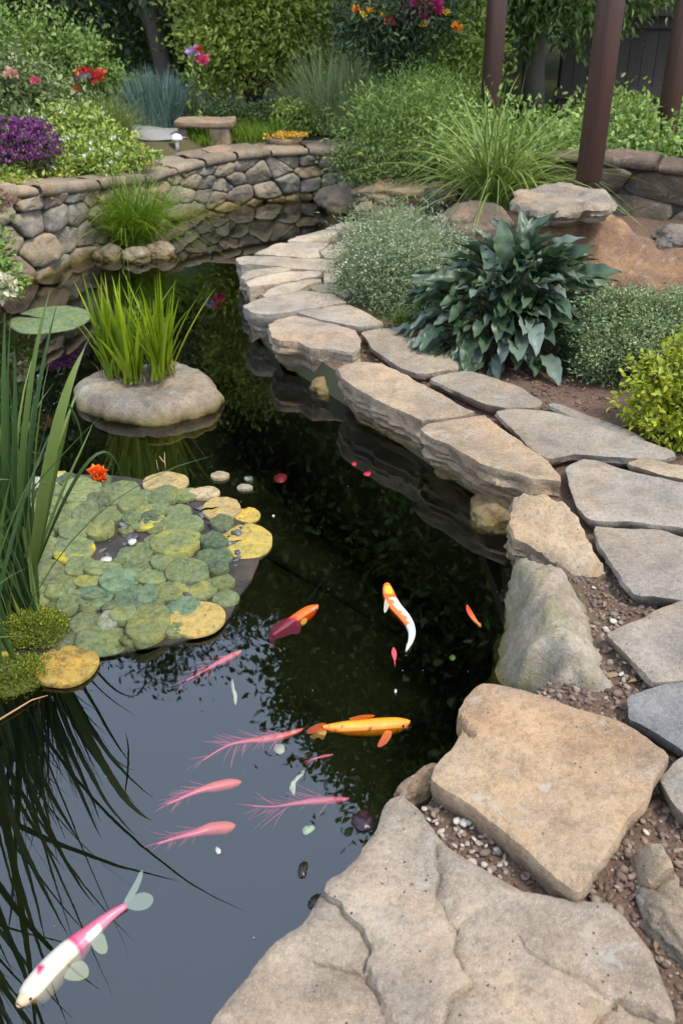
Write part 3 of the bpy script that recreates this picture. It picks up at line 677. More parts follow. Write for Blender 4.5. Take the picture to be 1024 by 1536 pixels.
rock('rock', 'grey corner rock at the frame beside the rusty boulder', 'rock', P(1030, 365, .4), (.2, .15, .1), (.22, .2, .175), seed=29, grey=.7)

# ------------------------------------------------------------------ gravel between the slabs
def pebbles(name, region, z, n, smin, smax, mat, seed, flat=.55, zf=None):
    import bmesh
    bm = bmesh.new(); bmesh.ops.create_icosphere(bm, subdivisions=2, radius=1); T = np.array([v.co[:] for v in bm.verts]); Fq = np.array([[v.index for v in f.verts] for f in bm.faces]); bm.free()
    rs = np.random.RandomState(seed); lo = np.min(region, 0); hi = np.max(region, 0)
    X = rs.uniform(lo[0], hi[0], n * 4); Y = rs.uniform(lo[1], hi[1], n * 4); m = inside(region, X, Y) & ~inside(ppoly, X, Y); X = X[m][:n]; Y = Y[m][:n]; k = len(X)
    s = smin + (smax - smin) * rs.uniform(size=k) ** 2.6
    a = rs.uniform(0, 6.28, k); ax = s[:, None] * np.stack([rs.uniform(.75, 1.3, k), rs.uniform(.55, .9, k), rs.uniform(.35, .7, k) * flat / .55], 1)
    dis = 1 + .28 * np.sin(T[None] @ rs.normal(size=(k, 3, 3)) * 2.1 + rs.uniform(0, 6, (k, 1, 3))).mean(2)
    V = T[None] * dis[..., None] * ax[:, None]
    c, sn = np.cos(a)[:, None], np.sin(a)[:, None]; x = V[..., 0] * c - V[..., 1] * sn; y = V[..., 0] * sn + V[..., 1] * c
    tl = rs.normal(size=(k, 1)) * .35; zz = V[..., 2] + x * tl
    zc = np.array([zf(p, q) for p, q in zip(X, Y)]) if zf else np.full(k, z)
    V = np.stack([x + X[:, None], y + Y[:, None], zz + (zc + ax[:, 2] * .35)[:, None]], 2).reshape(-1, 3)
    F = (Fq[None] + (np.arange(k) * len(T))[:, None, None]).reshape(-1, 3)
    o = mesh_obj(name, V, F, mat); o['kind'] = 'stuff'; return o
reg = [P(*q, .12)[:2] for q in [(600, 1150), (690, 1020), (880, 840), (1000, 880), (1080, 1000), (1100, 1560), (960, 1560), (820, 1370), (650, 1330)]]
pebbles('gravel', reg, 0, 3600, .004, .013, GRAVEL, 1, zf=gzn)
PEB = gravel_material('pale_pebbles', [(.42, .36, .28), (.30, .22, .16), (.5, .45, .38), (.22, .15, .11)])
reg2 = [P(*q, .12)[:2] for q in [(610, 1160), (640, 1160), (800, 1330), (760, 1335), (690, 1300), (640, 1230)]]
pebbles('pebbles', reg2, 0, 45, .006, .013, PEB, 2, zf=lambda x, y: gzn(x, y) + .006)
reg3 = [P(*q, .12)[:2] for q in [(880, 850), (1000, 900), (1080, 1000), (1100, 1500), (1000, 1480), (900, 1350), (960, 1150)]]
pebbles('pebbles', reg3, 0, 70, .005, .012, PEB, 3, zf=lambda x, y: gzn(x, y) + .005)
MULCH = gravel_material('mulch', [(.10, .05, .035), (.17, .085, .06), (.06, .035, .025), (.22, .14, .10)])
reg4 = [P(*q, .13)[:2] for q in [(500, 430), (560, 430), (680, 520), (820, 545), (1000, 640), (1000, 690), (640, 640), (520, 520)]]
pebbles('mulch', reg4, 0, 2600, .004, .013, MULCH, 4, flat=.4, zf=gzn)

# ================================================================== PLANTS
G_LIGHT = leaf_material('leaf_light', (0.155, 0.225, 0.039), (0.269, 0.353, 0.057), (0.413, 0.470, 0.097))
G_MID = leaf_material('leaf_mid', (0.119, 0.198, 0.043), (0.203, 0.304, 0.061), (0.339, 0.426, 0.107))
G_DARK = leaf_material('leaf_dark', (0.047, 0.083, 0.024), (0.085, 0.133, 0.036), (0.134, 0.188, 0.055))
G_TREE = leaf_material('leaf_tree', (0.074, 0.121, 0.030), (0.134, 0.199, 0.043), (0.216, 0.301, 0.066))
G_LIME = leaf_material('leaf_lime', (.17, .21, .012), (.30, .33, .015), (.42, .42, .03), rough=.4)
G_GREY = leaf_material('leaf_grey', (0.121, 0.164, 0.075), (0.182, 0.233, 0.108), (0.276, 0.328, 0.165), rough=.7)
G_BLUE = leaf_material('leaf_blue', (0.084, 0.143, 0.118), (0.134, 0.218, 0.176), (0.218, 0.302, 0.252), rough=.6)
G_BROAD = leaf_material('leaf_broad', (.034, .062, .024), (.060, .100, .045), (.18, .22, .175), rough=.42, trans=.15, spec=.5, var=.7)
G_BOX = leaf_material('leaf_box', (0.102, 0.147, 0.053), (0.174, 0.225, 0.084), (0.347, 0.391, 0.187), rough=.6)
G_GRASS = leaf_material('blade_green', (0.092, 0.161, 0.009), (0.161, 0.253, 0.014), (0.253, 0.345, 0.034), rough=.45, trans=.35)
G_IRIS = leaf_material('blade_iris', (.12, .19, .007), (.23, .31, .01), (.36, .42, .025), rough=.4, trans=.4)
G_ARCH = leaf_material('blade_arching', (0.105, 0.165, 0.030), (0.195, 0.270, 0.053), (0.405, 0.465, 0.150), rough=.45, trans=.3)
G_REED = leaf_material('blade_reed', (.035, .075, .024), (.07, .125, .032), (.20, .25, .06), rough=.42, trans=.2)
WISP = leaf_material('blade_wispy', (0.243, 0.304, 0.132), (0.344, 0.405, 0.182), (0.486, 0.527, 0.263), rough=.7)
BARK = plain('bark', (.15, .12, .095), .9, scale=18, bump=.8, var=.5)
BARKD = plain('dark_bark', (.05, .04, .032), .9, scale=18, bump=.8, var=.4)
STEM = plain('stem_green', (.07, .10, .025), .6)
TWIG = plain('twig', (.10, .075, .05), .8)
def petal(name, a, b, c=None): return leaf_material(name, a, b, c, rough=.6, trans=.3, var=.15, spec=.2)
PINK = petal('petal_pink', (.55, .05, .14), (.75, .12, .25)); RED = petal('petal_red', (.5, .02, .02), (.65, .07, .05))
MAG = petal('petal_magenta', (.40, .01, .12), (.55, .03, .20)); YEL = petal('petal_yellow', (.75, .42, .03), (.85, .6, .12))
ORA = petal('petal_orange', (.75, .22, .02), (.85, .35, .04)); WHT = petal('petal_white', (.6, .6, .5), (.75, .75, .66))
LIL = petal('petal_lilac', (.40, .25, .5), (.55, .4, .62)); PUR = petal('petal_purple', (.10, .018, .105), (.20, .05, .19), (.33, .13, .30)); ROS = petal('petal_rose', (.6, .28, .25), (.7, .42, .36))

def stems(rs, base, tops, r, mat, parent, name='stem'):
    mb = MB()
    for q in tops:
        b = Vector(base) + Vector((rs.uniform(-.03, .03), rs.uniform(-.03, .03), 0)); q = Vector(q); m = b.lerp(q, .5) + Vector((rs.uniform(-.05, .05), rs.uniform(-.05, .05), .04))
        V, F = tube([b, m, q], [r, r * .75, r * .35], 5); mb.add(V, F)
    return mb.build(name, mat, parent)
def bush(name, label, cat, base, blobs, n, ln, wd, mat, seed, group=None, tmpl=RH, clump=.2, nclump=45, hollow=.5, up=.5, stem=True, stem_mat=None, sr=.008, hmin=None):
    """shrub: leaf clumps through one or more rounded masses, given relative to the foot"""
    rs = np.random.RandomState(seed); root = thing(name, label, cat, base, group)
    B = [((base[0] + c[0], base[1] + c[1], base[2] + c[2]), r) for c, r in blobs]
    pos, dr = cloud(rs, B, n, clump, nclump, hollow)
    m = pos[:, 2] > base[2] + (hmin if hmin is not None else .01); pos = pos[m]; dr = dr[m]
    V, F = leaves(rs, pos, dr, ln, wd, tmpl, up)
    mesh_obj('foliage', V, F, mat, root)
    if stem:
        k = min(14, max(5, len(blobs) * 4)); tops = pos[rs.choice(len(pos), k, replace=False)]
        tops = tops * .75 + np.array(base) * .25
        stems(rs, base, tops, sr, stem_mat or TWIG, root)
    return root, rs, B
def blossom(rs, spots, size, mat, parent, name='blossom', petals=16):
    """flower heads made of overlapping petals"""
    if len(spots) > 1 and len(spots) <= 60 and len(spots) > 2:
        nm = {'blossom': 'flower'}.get(name, name[:-1] if name.endswith('s') and not name.endswith('ss') else name)
        for q in spots: blossom(rs, [q], size, mat, parent, nm, petals)
        return
    ps, ds = [], []
    for q in spots:
        d = rs.normal(size=(petals, 3)); d[:, 2] = np.abs(d[:, 2]) * .9; d[:, 1] -= .25; d /= np.linalg.norm(d, axis=1, keepdims=True)
        ps.append(np.array(q) + d * size * .25); ds.append(d)
    ps = np.vstack(ps); ds = np.vstack(ds); n = len(ps)
    L = size * rs.uniform(.5, .9, n)
    V, F = place(RH, ps, ds + rs.normal(size=(n, 3)) * .5, ds[:, [1, 2, 0]] + rs.normal(size=(n, 3)) * .4, L, L * .9)
    o = mesh_obj(name, V, F, mat, parent)
    if len(spots) > 60: o['kind'] = 'stuff'
    return o
def surf(rs, B, n, zmin=-.2, front=True):
    o = []
    while len(o) < n:
        c, r = B[rs.randint(len(B))]; d = rs.normal(size=3); d /= np.linalg.norm(d)
        if d[2] < zmin or (front and d[1] > .35): continue
        o.append(np.array(c) + d * np.array(r) * rs.uniform(.92, 1.08))
    return o
def grass(name, label, cat, base, n, r0, L, W, lean, droop, mat, seed, group=None, seg=7, az=None, curl=.12, Lvar=.4, parts='blades'):
    rs = np.random.RandomState(seed); root = thing(name, label, cat, base, group)
    a = rs.uniform(0, 6.283, n) if az is None else rs.normal(az[0], az[1], n)
    rr = r0 * np.sqrt(rs.uniform(size=n)); th = rs.uniform(0, 6.283, n)
    bs = np.array(base) + np.stack([rr * np.cos(th), rr * np.sin(th), np.zeros(n)], 1)
    out = np.stack([np.cos(a), np.sin(a)], 1); 
    V, F = blades(rs, bs, a, np.abs(rs.normal(lean[0], lean[1], n)), L * rs.uniform(1 - Lvar, 1 + Lvar * .5, n), W * rs.uniform(.6, 1.25, n), np.clip(rs.normal(droop[0], droop[1], n), 0, 1.2), seg, curl)
    mesh_obj(parts, V, F, mat, root); return root, rs
def gp(px, py, z=None):
    """the spot on the ground seen at (px, py)"""
    q = P(px, py, .3)
    for _ in range(12): q = P(px, py, gz(q.x, q.y))
    return q if z is None else P(px, py, z)

# ---- right-hand bed
b = gp(600, 462)
r_, rs, B = bush('feathery_shrub', 'feathery grey green shrub dotted with tiny white flowers beside the path', 'shrub', b,
     [((-.10, .12, .16), (.27, .26, .26)), ((.12, .18, .18), (.28, .28, .27)), ((.06, -.02, .13), (.27, .22, .22)), ((.10, -.14, .09), (.24, .16, .16)), ((-.12, .55, .18), (.24, .3, .22)), ((.08, .75, .16), (.2, .3, .18))], 36000, .024, .006, G_GREY, 11, clump=.24, nclump=90, hollow=.35, up=.9)
blossom(rs, surf(rs, B[:3], 480, .0), .009, WHT, r_, 'white_flowers', 5)
V, F = blades(rs, np.array(B[3][0]) + rs.normal(size=(900, 3)) * np.array([.12, .3, .03]) - [0, 0, .15], rs.uniform(0, 6.28, 900), np.abs(rs.normal(.5, .3, 900)), rs.uniform(.12, .34, 900), np.full(900, .003), rs.uniform(0, .4, 900), 4)
mesh_obj('fine_shoots', V, F, G_GRASS, r_)

# broad-leaved plant: long wavy leaves on a rosette
def broad_template(nx=4, ny=14):
    V = []; F = []
    for j in range(ny + 1):
        t = j / ny; w = .5 * math.sin(math.pi * min(1, t * .93 + .07)) ** .75 * (1 - .09 * math.cos(t * 30)) if j < ny else .02
        for i in range(nx + 1):
            u = i / nx * 2 - 1
            V.append((u * w, t, .13 * abs(u) * math.sin(math.pi * t) * (1) + .035 * abs(u) * math.sin(t * 21 + u) - .32 * t * t))
    for j in range(ny):
        for i in range(nx): a = j * (nx + 1) + i; F.append((a, a + 1, a + nx + 2, a + nx + 1))
    return np.array(V, np.float32), np.array(F)
BT = broad_template()
b = gp(768, 520); root = thing('broad_leaved_plant', 'large clump of glossy blue green broad leaves in the bare soil', 'plant', b)
rs = np.random.RandomState(5); n = 330
az = np.concatenate([rs.uniform(0, 6.283, n - 90), rs.normal(-1.57, .8, 90)]); k = rs.uniform(size=n) ** .8; rad = .47 * k; low = rs.uniform(size=n) < .28
hgt = .30 * (1 - k ** 1.6) + rs.uniform(-.03, .10, n) + .06; hgt = np.where(low, hgt * .45, hgt)
pos = np.array(b) + np.stack([np.cos(az) * rad * .95, np.sin(az) * rad * .85 + .06, hgt], 1)
el = 1.15 - 1.35 * k + rs.normal(size=n) * .22
f = np.stack([np.cos(az) * np.cos(el), np.sin(az) * np.cos(el), np.sin(el)], 1); f[:, 1] -= .12
nor = np.stack([-np.cos(az) * np.sin(el), -np.sin(az) * np.sin(el), np.cos(el) + .15], 1) + rs.normal(size=(n, 3)) * .3
L = rs.uniform(.13, .24, n); V, F = place(BT, pos, f, nor, L, L * rs.uniform(.30, .44, n)); mesh_obj('leaves', V, F, G_BROAD, root)
stems(rs, b, pos[::2], .006, STEM, root, 'stalks')
for i, (px, py, z) in enumerate([(752, 395, .56), (748, 420, .5)]):
    q = PD(px, py, 4.25); L = np.array([.24]); 
V, F = place(BT, np.array([q[:] for q in [PD(752, 405, 4.3), PD(742, 430, 4.28), PD(765, 425, 4.3)]]), np.array([(0, -.05, 1), (-.25, -.1, 1), (.3, -.05, 1)]), np.array([(.2, -1, .1), (.4, -1, .2), (-.2, -1, .1)]), np.array([.22, .2, .2]), np.array([.1, .09, .09]))
mesh_obj('upright_leaves', V, F, G_BROAD, root)

b = gp(945, 575); bush('clipped_shrub', 'dense rounded shrub of tiny grey green leaves beside the lime shrub', 'shrub', b,
     [((-.02, .20, .14), (.27, .25, .20)), ((.28, .24, .15), (.34, .27, .20)), ((.1, .06, .11), (.34, .2, .16))], 52000, .016, .008, G_BOX, 17, clump=.10, nclump=260, hollow=.72, up=.9)
b = gp(1010, 668); bush('lime_shrub', 'bright yellow green shrub at the frame edge behind the flagstones', 'shrub', b,
     [((.0, .10, .17), (.17, .17, .19)), ((.14, .14, .2), (.2, .2, .2)), ((.02, .02, .08), (.15, .12, .1))], 5200, .030, .016, G_LIME, 18, tmpl=OVT, clump=.16, nclump=90, hollow=.55, up=.8, hmin=.0)
b = gp(885, 425); grass('moss_tuft', 'soft tuft of fine bright green growth below the rusty boulder', 'tuft', b, 1900, .16, .17, .004, (.45, .35), (.3, .2), G_GRASS, 19, seg=4)
b = P(740, 318, .30); grass('arching_grass', 'big clump of long arching striped grass leaves beside the dark post', 'grass clump', b, 330, .13, .92, .019, (.38, .26), (.55, .25), G_ARCH, 20, seg=11)

# shrubs behind the right-hand walls
SB = 'leafy shrubs in front of the dark fence'
for i, (lb, px, py, y, bl, n, ln, wd, m) in enumerate([
    ('dark green bush filling the gap left of the front brown post', 800, 245, 7.2, [((0, 0, .18), (.5, .4, .24)), ((-.1, .4, .24), (.5, .4, .24))], 6000, .045, .025, G_MID),
    ('leafy bush seen between the front post and the rear post', 925, 240, 7.4, [((0, .1, .2), (.42, .35, .26)), ((.1, .3, .28), (.3, .3, .22)), ((-.12, .0, .14), (.4, .3, .2))], 6500, .05, .028, G_MID),
    ('light green airy bush against the fence boards', 905, 170, 8.6, [((0, 0, .2), (.35, .3, .3)), ((.15, 0, .2), (.35, .3, .25))], 3600, .045, .022, G_LIGHT),
    ('leafy bush at the frame edge beyond the rear post', 1040, 215, 8.3, [((0, .1, .15), (.35, .3, .28)), ((.3, .2, .2), (.35, .3, .28))], 5000, .05, .03, G_MID)]):
    q = PD(px, py, y); bush('leafy_shrub', lb, 'shrub', (q.x, q.y, gz(q.x, q.y)), bl, n, ln, wd, m, 30 + i, SB, tmpl=OVT, clump=.24, nclump=50)

# ---- back centre
b = (0.42, 7.75, .34); bush('dark_feathery_shrub', 'dark fine leaved shrub behind the far path under the flowering standard tree', 'shrub', (.48, 8.25, .4),
     [((-.1, .0, .20), (.40, .34, .30)), ((.28, .05, .24), (.40, .34, .32)), ((.1, .2, .34), (.36, .3, .24))], 20000, .05, .007, G_MID, 41, clump=.3, nclump=70, hollow=.3, up=.9)
r_, rs, B = bush('ground_cover', 'low leafy ground cover spilling to the far water edge', 'plant', (.35, 8.05, .22),
     [((-.15, -.02, .10), (.33, .25, .20)), ((.22, -.12, .12), (.36, .28, .18)), ((.5, -.2, .1), (.3, .25, .16)), ((.05, -.2, .02), (.4, .2, .12))], 9000, .028, .018, leaf_material('leaf_cover', (.075, .12, .024), (.13, .19, .04), (.24, .29, .075)), 42, tmpl=OVT, clump=.2, nclump=80)
blossom(rs, surf(rs, B, 5), .03, YEL, r_, 'yellow_flowers', 8)
b = (-.02, 9.35, .42); r_, rs = grass('wispy_grass', 'pale grey green wispy grass clump behind the far wall', 'grass clump', b, 1500, .32, .78, .008, (.35, .25), (.25, .2), WISP, 43, seg=5)
# flowering standard tree
b = (.48, 8.75, .4); root = thing('standard_tree', 'small round headed tree on a thin stem topped with red and yellow flowers', 'tree', b); rs = np.random.RandomState(44)
V, F = tube([b, (.46, 8.74, .75), (.49, 8.72, 1.05), (.5, 8.7, 1.3)], [.03, .026, .024, .02], 8); mesh_obj('trunk', V, F, BARKD, root)
cb = [((.44, 8.72, 1.34), (.42, .38, .26)), ((.62, 8.7, 1.42), (.34, .34, .2)), ((.26, 8.72, 1.36), (.3, .3, .22)), ((.47, 8.72, 1.13), (.22, .22, .22))]
pos, dr = cloud(rs, cb, 8500, .2, 60, .45); V, F = leaves(rs, pos, dr, .055, .02, OVT, .3); mesh_obj('crown', V, F, leaf_material('leaf_standard', (.028, .052, .019), (.05, .085, .028), (.115, .15, .06)), root)
for nm, mt, sp, sz in (('red_flowers', MAG, [(640, 12), (652, 20), (622, 8), (612, 22), (634, 26), (645, 6), (628, 18), (656, 10)], .07), ('purple_flowers', PUR, [(606, 14), (618, 28), (600, 24), (612, 34)], .06),
                       ('yellow_flowers', YEL, [(556, 18), (547, 22), (580, 28), (640, 36), (632, 38), (574, 24), (668, 20)], .05), ('orange_flowers', ORA, [(533, 16), (586, 34), (688, 45), (682, 40)], .05), ('pink_flowers', PINK, [(588, 38), (582, 32)], .06)):
    blossom(rs, [PD(x, y, 8.42)[:] for x, y in sp], sz, mt, root, nm, 20)
# big light green bushy tree
b = (-.85, 9.9, .43); root = thing('bushy_tree', 'broad bright green bushy tree behind the stone bench', 'tree', b); rs = np.random.RandomState(45)
for k in range(3): V, F = tube([b, (b[0] + (k - 1) * .05, 9.9, .7), (b[0] + (k - 1) * .3, 9.9 + .1 * k, 1.2)], [.05, .045, .02], 8); mesh_obj('trunk', V, F, BARKD, root)
cb = [((-.85, 9.85, 1.15), (.62, .55, .5)), ((-.65, 9.9, 1.6), (.6, .55, .5)), ((-1.05, 9.95, 1.7), (.5, .5, .5)), ((-.5, 9.85, 1.05), (.42, .4, .4)), ((-1.15, 9.85, 1.1), (.36, .4, .4)), ((-.85, 9.9, 2.1), (.6, .6, .5))]
pos, dr = cloud(rs, cb, 21000, .2, 70, .5); V, F = leaves(rs, pos, dr, .055, .026, OVT, .5); mesh_obj('crown', V, F, leaf_material('leaf_bushy', (.15, .20, .025), (.25, .31, .04), (.40, .43, .07)), root)
bush('low_hedge', 'low dark clipped hedge behind the stone bench', 'hedge', (-1.2, 9.25, .42), [((-.2, 0, .1), (.3, .2, .17)), ((.15, 0, .1), (.3, .2, .17)), ((.45, 0, .1), (.28, .2, .17))], 9000, .025, .014, G_DARK, 46, clump=.15, nclump=120, hollow=.6)
b = (-1.52, 9.2, .42)
grass('blue_grass', 'upright blue grey plant beside the gravel path', 'plant', (-1.68, 9.15, .42), 1500, .22, .52, .012, (.22, .14), (.1, .1), G_BLUE, 47, seg=5)
grass('lawn_tuft', 'bright green tuft of grass under the stone bench', 'grass clump', (-1.18, 8.75, .41), 700, .22, .16, .006, (.3, .25), (.3, .2), G_GRASS, 48, seg=4)
grass('lawn_tuft', 'strip of bright green grass between bench and yellow planter', 'grass clump', (-.75, 8.95, .41), 1100, .30, .2, .006, (.3, .25), (.3, .2), G_GRASS, 49, seg=4)
bush('small_shrub', 'small fresh green shrub behind the yellow planter', 'shrub', (-.42, 9.1, .41), [((0, 0, .14), (.22, .2, .17)), ((.2, .1, .12), (.16, .15, .14))], 2600, .03, .018, G_LIGHT, 50, tmpl=OVT, clump=.2)

# ---- left garden
def gshrub(name, label, cat, px, py, y, bl, n, ln, wd, mat, seed, **k):
    q = PD(px, py, y); return bush(name, label, cat, (q.x, q.y, gz(q.x, q.y)), bl, n, ln, wd, mat, seed, **k)
r_, rs, B = gshrub('purple_shrub', 'rounded shrub covered in purple blossom by the wall', 'shrub', 30, 262, 6.6, [((-.04, .05, .20), (.24, .22, .20)), ((.10, .08, .2), (.17, .2, .19)), ((-.2, .1, .16), (.2, .2, .18))], 3500, .03, .012, leaf_material('leaf_bronze', (.05, .035, .03), (.07, .05, .04), (.09, .08, .04)), 51)
blossom(rs, surf(rs, B, 420, -.1), .03, PUR, r_, 'purple_blossom', 7)
r_, rs, B = gshrub('yellow_leaved_plant', 'small plant with yellow green leaves on the wall beside the purple shrub', 'plant', 14, 268, 6.15, [((0, 0, .06), (.16, .12, .09)), ((-.12, -.06, .03), (.14, .12, .08))], 1100, .035, .02, G_LIME, 52, tmpl=OVT)
r_, rs, B = gshrub('flower_border', 'low green border plant with pale flower clusters along the wall top', 'plant', 120, 240, 7.2, [((-.05, 0, .10), (.28, .2, .14)), ((.2, .18, .1), (.26, .2, .13)), ((-.1, .3, .2), (.3, .25, .2)), ((-.18, -.42, .05), (.2, .22, .10)), ((.12, -.12, .06), (.24, .16, .10)), ((.34, .14, .05), (.2, .16, .09))], 12000, .032, .018, G_LIGHT, 53, tmpl=OVT, nclump=90)
blossom(rs, surf(rs, B, 60, 0), .028, WHT, r_, 'white_flowers', 7); blossom(rs, surf(rs, B, 12, -.2), .025, YEL, r_, 'yellow_flowers', 7)
r_, rs, B = bush('creeping_plant', 'low fresh green creeper along the back edge of the wall coping', 'plant', (-2.12, 6.75, .47), [((-.12, -.2, .05), (.18, .16, .08)), ((.0, .05, .05), (.2, .18, .09)), ((.12, .35, .05), (.2, .2, .10)), ((.25, .65, .05), (.18, .2, .09)), ((.36, .92, .04), (.15, .18, .07))], 10000, .028, .016, G_LIGHT, 153, tmpl=OVT, nclump=90, stem=False)
blossom(rs, surf(rs, B, 9, 0), .025, YEL, r_, 'yellow_flowers', 7)
r_, rs, B = gshrub('rose_bush', 'tall loose bush with a few pink roses', 'shrub', 40, 190, 7.8, [((0, 0, .3), (.36, .3, .34)), ((-.25, .1, .36), (.3, .3, .34)), ((.25, .1, .2), (.25, .25, .26)), ((.1, -.2, .15), (.3, .25, .2))], 9000, .042, .022, leaf_material('leaf_rose', (.085, .13, .035), (.15, .20, .06), (.28, .31, .14)), 54, tmpl=OVT)
blossom(rs, surf(rs, B, 55, 0), .03, petal('petal_cream', (.5, .5, .3), (.65, .62, .42)), r_, 'cream_flowers', 7)
blossom(rs, [PD(53, 125, 7.5)[:], PD(85, 170, 7.6)[:]], .055, PINK, r_, 'pink_rose'); blossom(rs, [PD(17, 112, 7.6)[:], PD(20, 116, 7.6)[:]], .07, ROS, r_, 'pale_rose')
q = PD(155, 200, 8.2); grass('fine_grass', 'rounded mound of fine pale green grass in the flower border', 'grass clump', (q.x, q.y, gz(q.x, q.y) - .02), 1700, .2, .42, .005, (.5, .3), (.35, .25), leaf_material('blade_pale', (.12, .16, .03), (.17, .21, .045), (.23, .26, .08)), 55, seg=5)
r_, rs, B = gshrub('red_flowered_plant', 'dark leafy plant carrying clusters of red flowers at the shade edge', 'plant', 140, 160, 9.3, [((0, 0, .35), (.3, .25, .36)), ((.2, 0, .2), (.3, .25, .22))], 3600, .05, .026, G_MID, 56, tmpl=OVT)
blossom(rs, [PD(x, y, 9.0)[:] for x, y in [(148, 116), (152, 110), (146, 122), (141, 114), (123, 107), (133, 110), (114, 136), (150, 120), (120, 112)]], .06, RED, r_, 'red_flowers'); blossom(rs, [PD(x, y, 9.0)[:] for x, y in [(120, 118), (128, 114), (135, 118)]], .05, LIL, r_, 'purple_flowers')
gshrub('mid_shrub', 'soft green shrub rising behind the rose bush', 'shrub', 75, 130, 9.2, [((0, 0, .5), (.4, .3, .4)), ((.3, .1, .35), (.3, .3, .35)), ((-.4, 0, .5), (.4, .3, .4))], 8000, .05, .02, G_MID, 57)
# roses on a tall stem beside the bushy tree
root = thing('tall_rose', 'tall slender rose with pink and lilac blooms beside the bushy tree', 'rose', (-1.35, 9.05, .42)); rs = np.random.RandomState(58)
V1 = [PD(x, y, 9.0)[:] for x, y in [(304, 93), (298, 76), (290, 80)]]
stems(rs, (-1.35, 9.05, .42), V1, .008, STEM, root, 'stems')
for q, m_, nm, sz in zip(V1, (PINK, RED, LIL), ('pink_bloom', 'red_bloom', 'lilac_bloom'), (.08, .05, .075)): blossom(rs, [q], sz, m_, root, nm, 30)
pos = np.vstack([np.array(V1[i % 3]) * t + np.array((-1.35, 9.05, .42)) * (1 - t) for i, t in enumerate(rs.uniform(.2, .9, 70))]) + rs.normal(size=(70, 3)) * .04
V, F = leaves(rs, pos, rs.normal(size=(70, 3)), .06, .03, OVT); mesh_obj('foliage', V, F, G_MID, root)
# shrub in the lower left on the bank by the wall
r_, rs, B = bush('bank_shrub', 'leafy shrub with creamy flower sprays on the bank at the foot of the wall', 'shrub', (-2.02, 5.2, .10), [((-.1, .1, .35), (.22, .24, .34)), ((.06, .0, .12), (.18, .18, .16)), ((-.12, .15, .65), (.2, .22, .2))], 3600, .045, .024, G_MID, 59, tmpl=OVT, clump=.22)
blossom(rs, [PD(x, y, 5.0)[:] for x, y in [(8, 415), (14, 422), (6, 432), (18, 440), (10, 450), (22, 430), (4, 445)]], .05, petal('petal_ivory', (.6, .55, .38), (.7, .66, .5)), r_, 'cream_sprays', 14)
blossom(rs, [PD(x, y, 5.2)[:] for x, y in [(5, 290), (14, 296), (20, 305), (10, 310), (4, 318)]], .05, petal('petal_dusky', (.3, .18, .13), (.42, .28, .2)), r_, 'dusky_sprays', 10)

# ---- trees behind
def tree(name, label, base, blobs, n, ln, wd, mat, bark, r, seed, group=None, tmpl=RH, forks=6, lean=(0, 0), clump=.16, nclump=60, hollow=.35):
    rs = np.random.RandomState(seed); root = thing(name, label, 'tree', base, group); b = Vector(base)
    top = Vector(np.mean([q[0] for q in blobs], 0)); mid = b.lerp(top, .5) + Vector((lean[0], lean[1], 0))
    mb = MB(); V, F = tube([b, b.lerp(mid, .15) + Vector((0, 0, .02)), b.lerp(mid, .6), mid, top], [r * 1.25, r, r * .85, r * .65, r * .25], 10); mb.add(V, F)
    for k in range(forks):
        c, rr = blobs[k % len(blobs)]; t = rs.uniform(.25, .8); s = b.lerp(mid, t) if rs.uniform() < .6 else mid.lerp(top, t * .6)
        e = Vector(c) + Vector(rs.normal(size=3) * np.array(rr) * .35); m_ = s.lerp(e, .5) + Vector((0, 0, .12 * (e - s).length))
        V, F = tube([s, m_, e], [r * .42, r * .28, r * .1], 6); mb.add(V, F)
    mb.build('trunk', bark, root)
    pos, dr = cloud(rs, blobs, n, clump, nclump, hollow); V, F = leaves(rs, pos, dr, ln, wd, tmpl, .4); mesh_obj('crown', V, F, mat, root); return root
BT_ = 'tall trees closing the garden'
hang = tree('tall_tree', 'tall tree behind the fence whose low leafy branches hang past the dark post', (1.95, 10.4, .42), [((1.3, 10.0, 6.6), (2.0, 2.0, 2.0)), ((2.9, 9.6, 6.2), (2.3, 2.2, 2.3)), ((2.4, 10.2, 4.2), (2.3, 1.8, 1.6)), ((1.5, 10.0, 3.0), (1.3, 1.1, .8)), ((.9, 10.2, 4.6), (1.2, 1.2, 1.2)), ((3.4, 9.8, 8.0), (1.8, 1.8, 1.5)), ((-.4, 10.7, 4.9), (1.25, 1.1, 1.4)), ((.3, 10.6, 6.7), (1.3, 1.2, 1.4)), ((1.4, 10.4, 8.3), (1.5, 1.3, 1.4)), ((2.4, 10.2, 9.2), (1.5, 1.4, 1.3))], 190000, .13, .07, G_TREE, BARK, .11, 61, BT_, tmpl=RH, forks=14, hollow=.15, nclump=170, clump=.125)
rs = np.random.RandomState(611); pos, dr = cloud(rs, [((1.5, 9.9, 1.75), (.75, .6, .7)), ((2.15, 9.7, 1.75), (.7, .6, .55)), ((2.7, 10.1, 1.9), (.6, .5, .6)), ((1.3, 9.8, 1.2), (.3, .3, .35))], 15000, .16, 60, .35)
V, F = leaves(rs, pos, dr - np.array([0, 0, .7]), .07, .026, OVT, .4); mesh_obj('low_branches', V, F, G_TREE, hang)
tree('tall_tree', 'pale barked tree with a leaning trunk beside the path', (-1.95, 11.6, .47), [((-2.2, 11.6, 2.6), (1.2, 1.1, .9)), ((-2.4, 11.5, 4.4), (1.9, 1.7, 1.6)), ((-1.75, 11.3, 1.85), (.6, .6, .55)), ((-2.5, 11.6, 6.2), (1.5, 1.5, 1.3))], 26000, .09, .045, leaf_material('leaf_silver', (.08, .115, .045), (.13, .17, .07), (.24, .28, .14)), BARK, .10, 62, BT_, forks=10, lean=(-.12, 0))
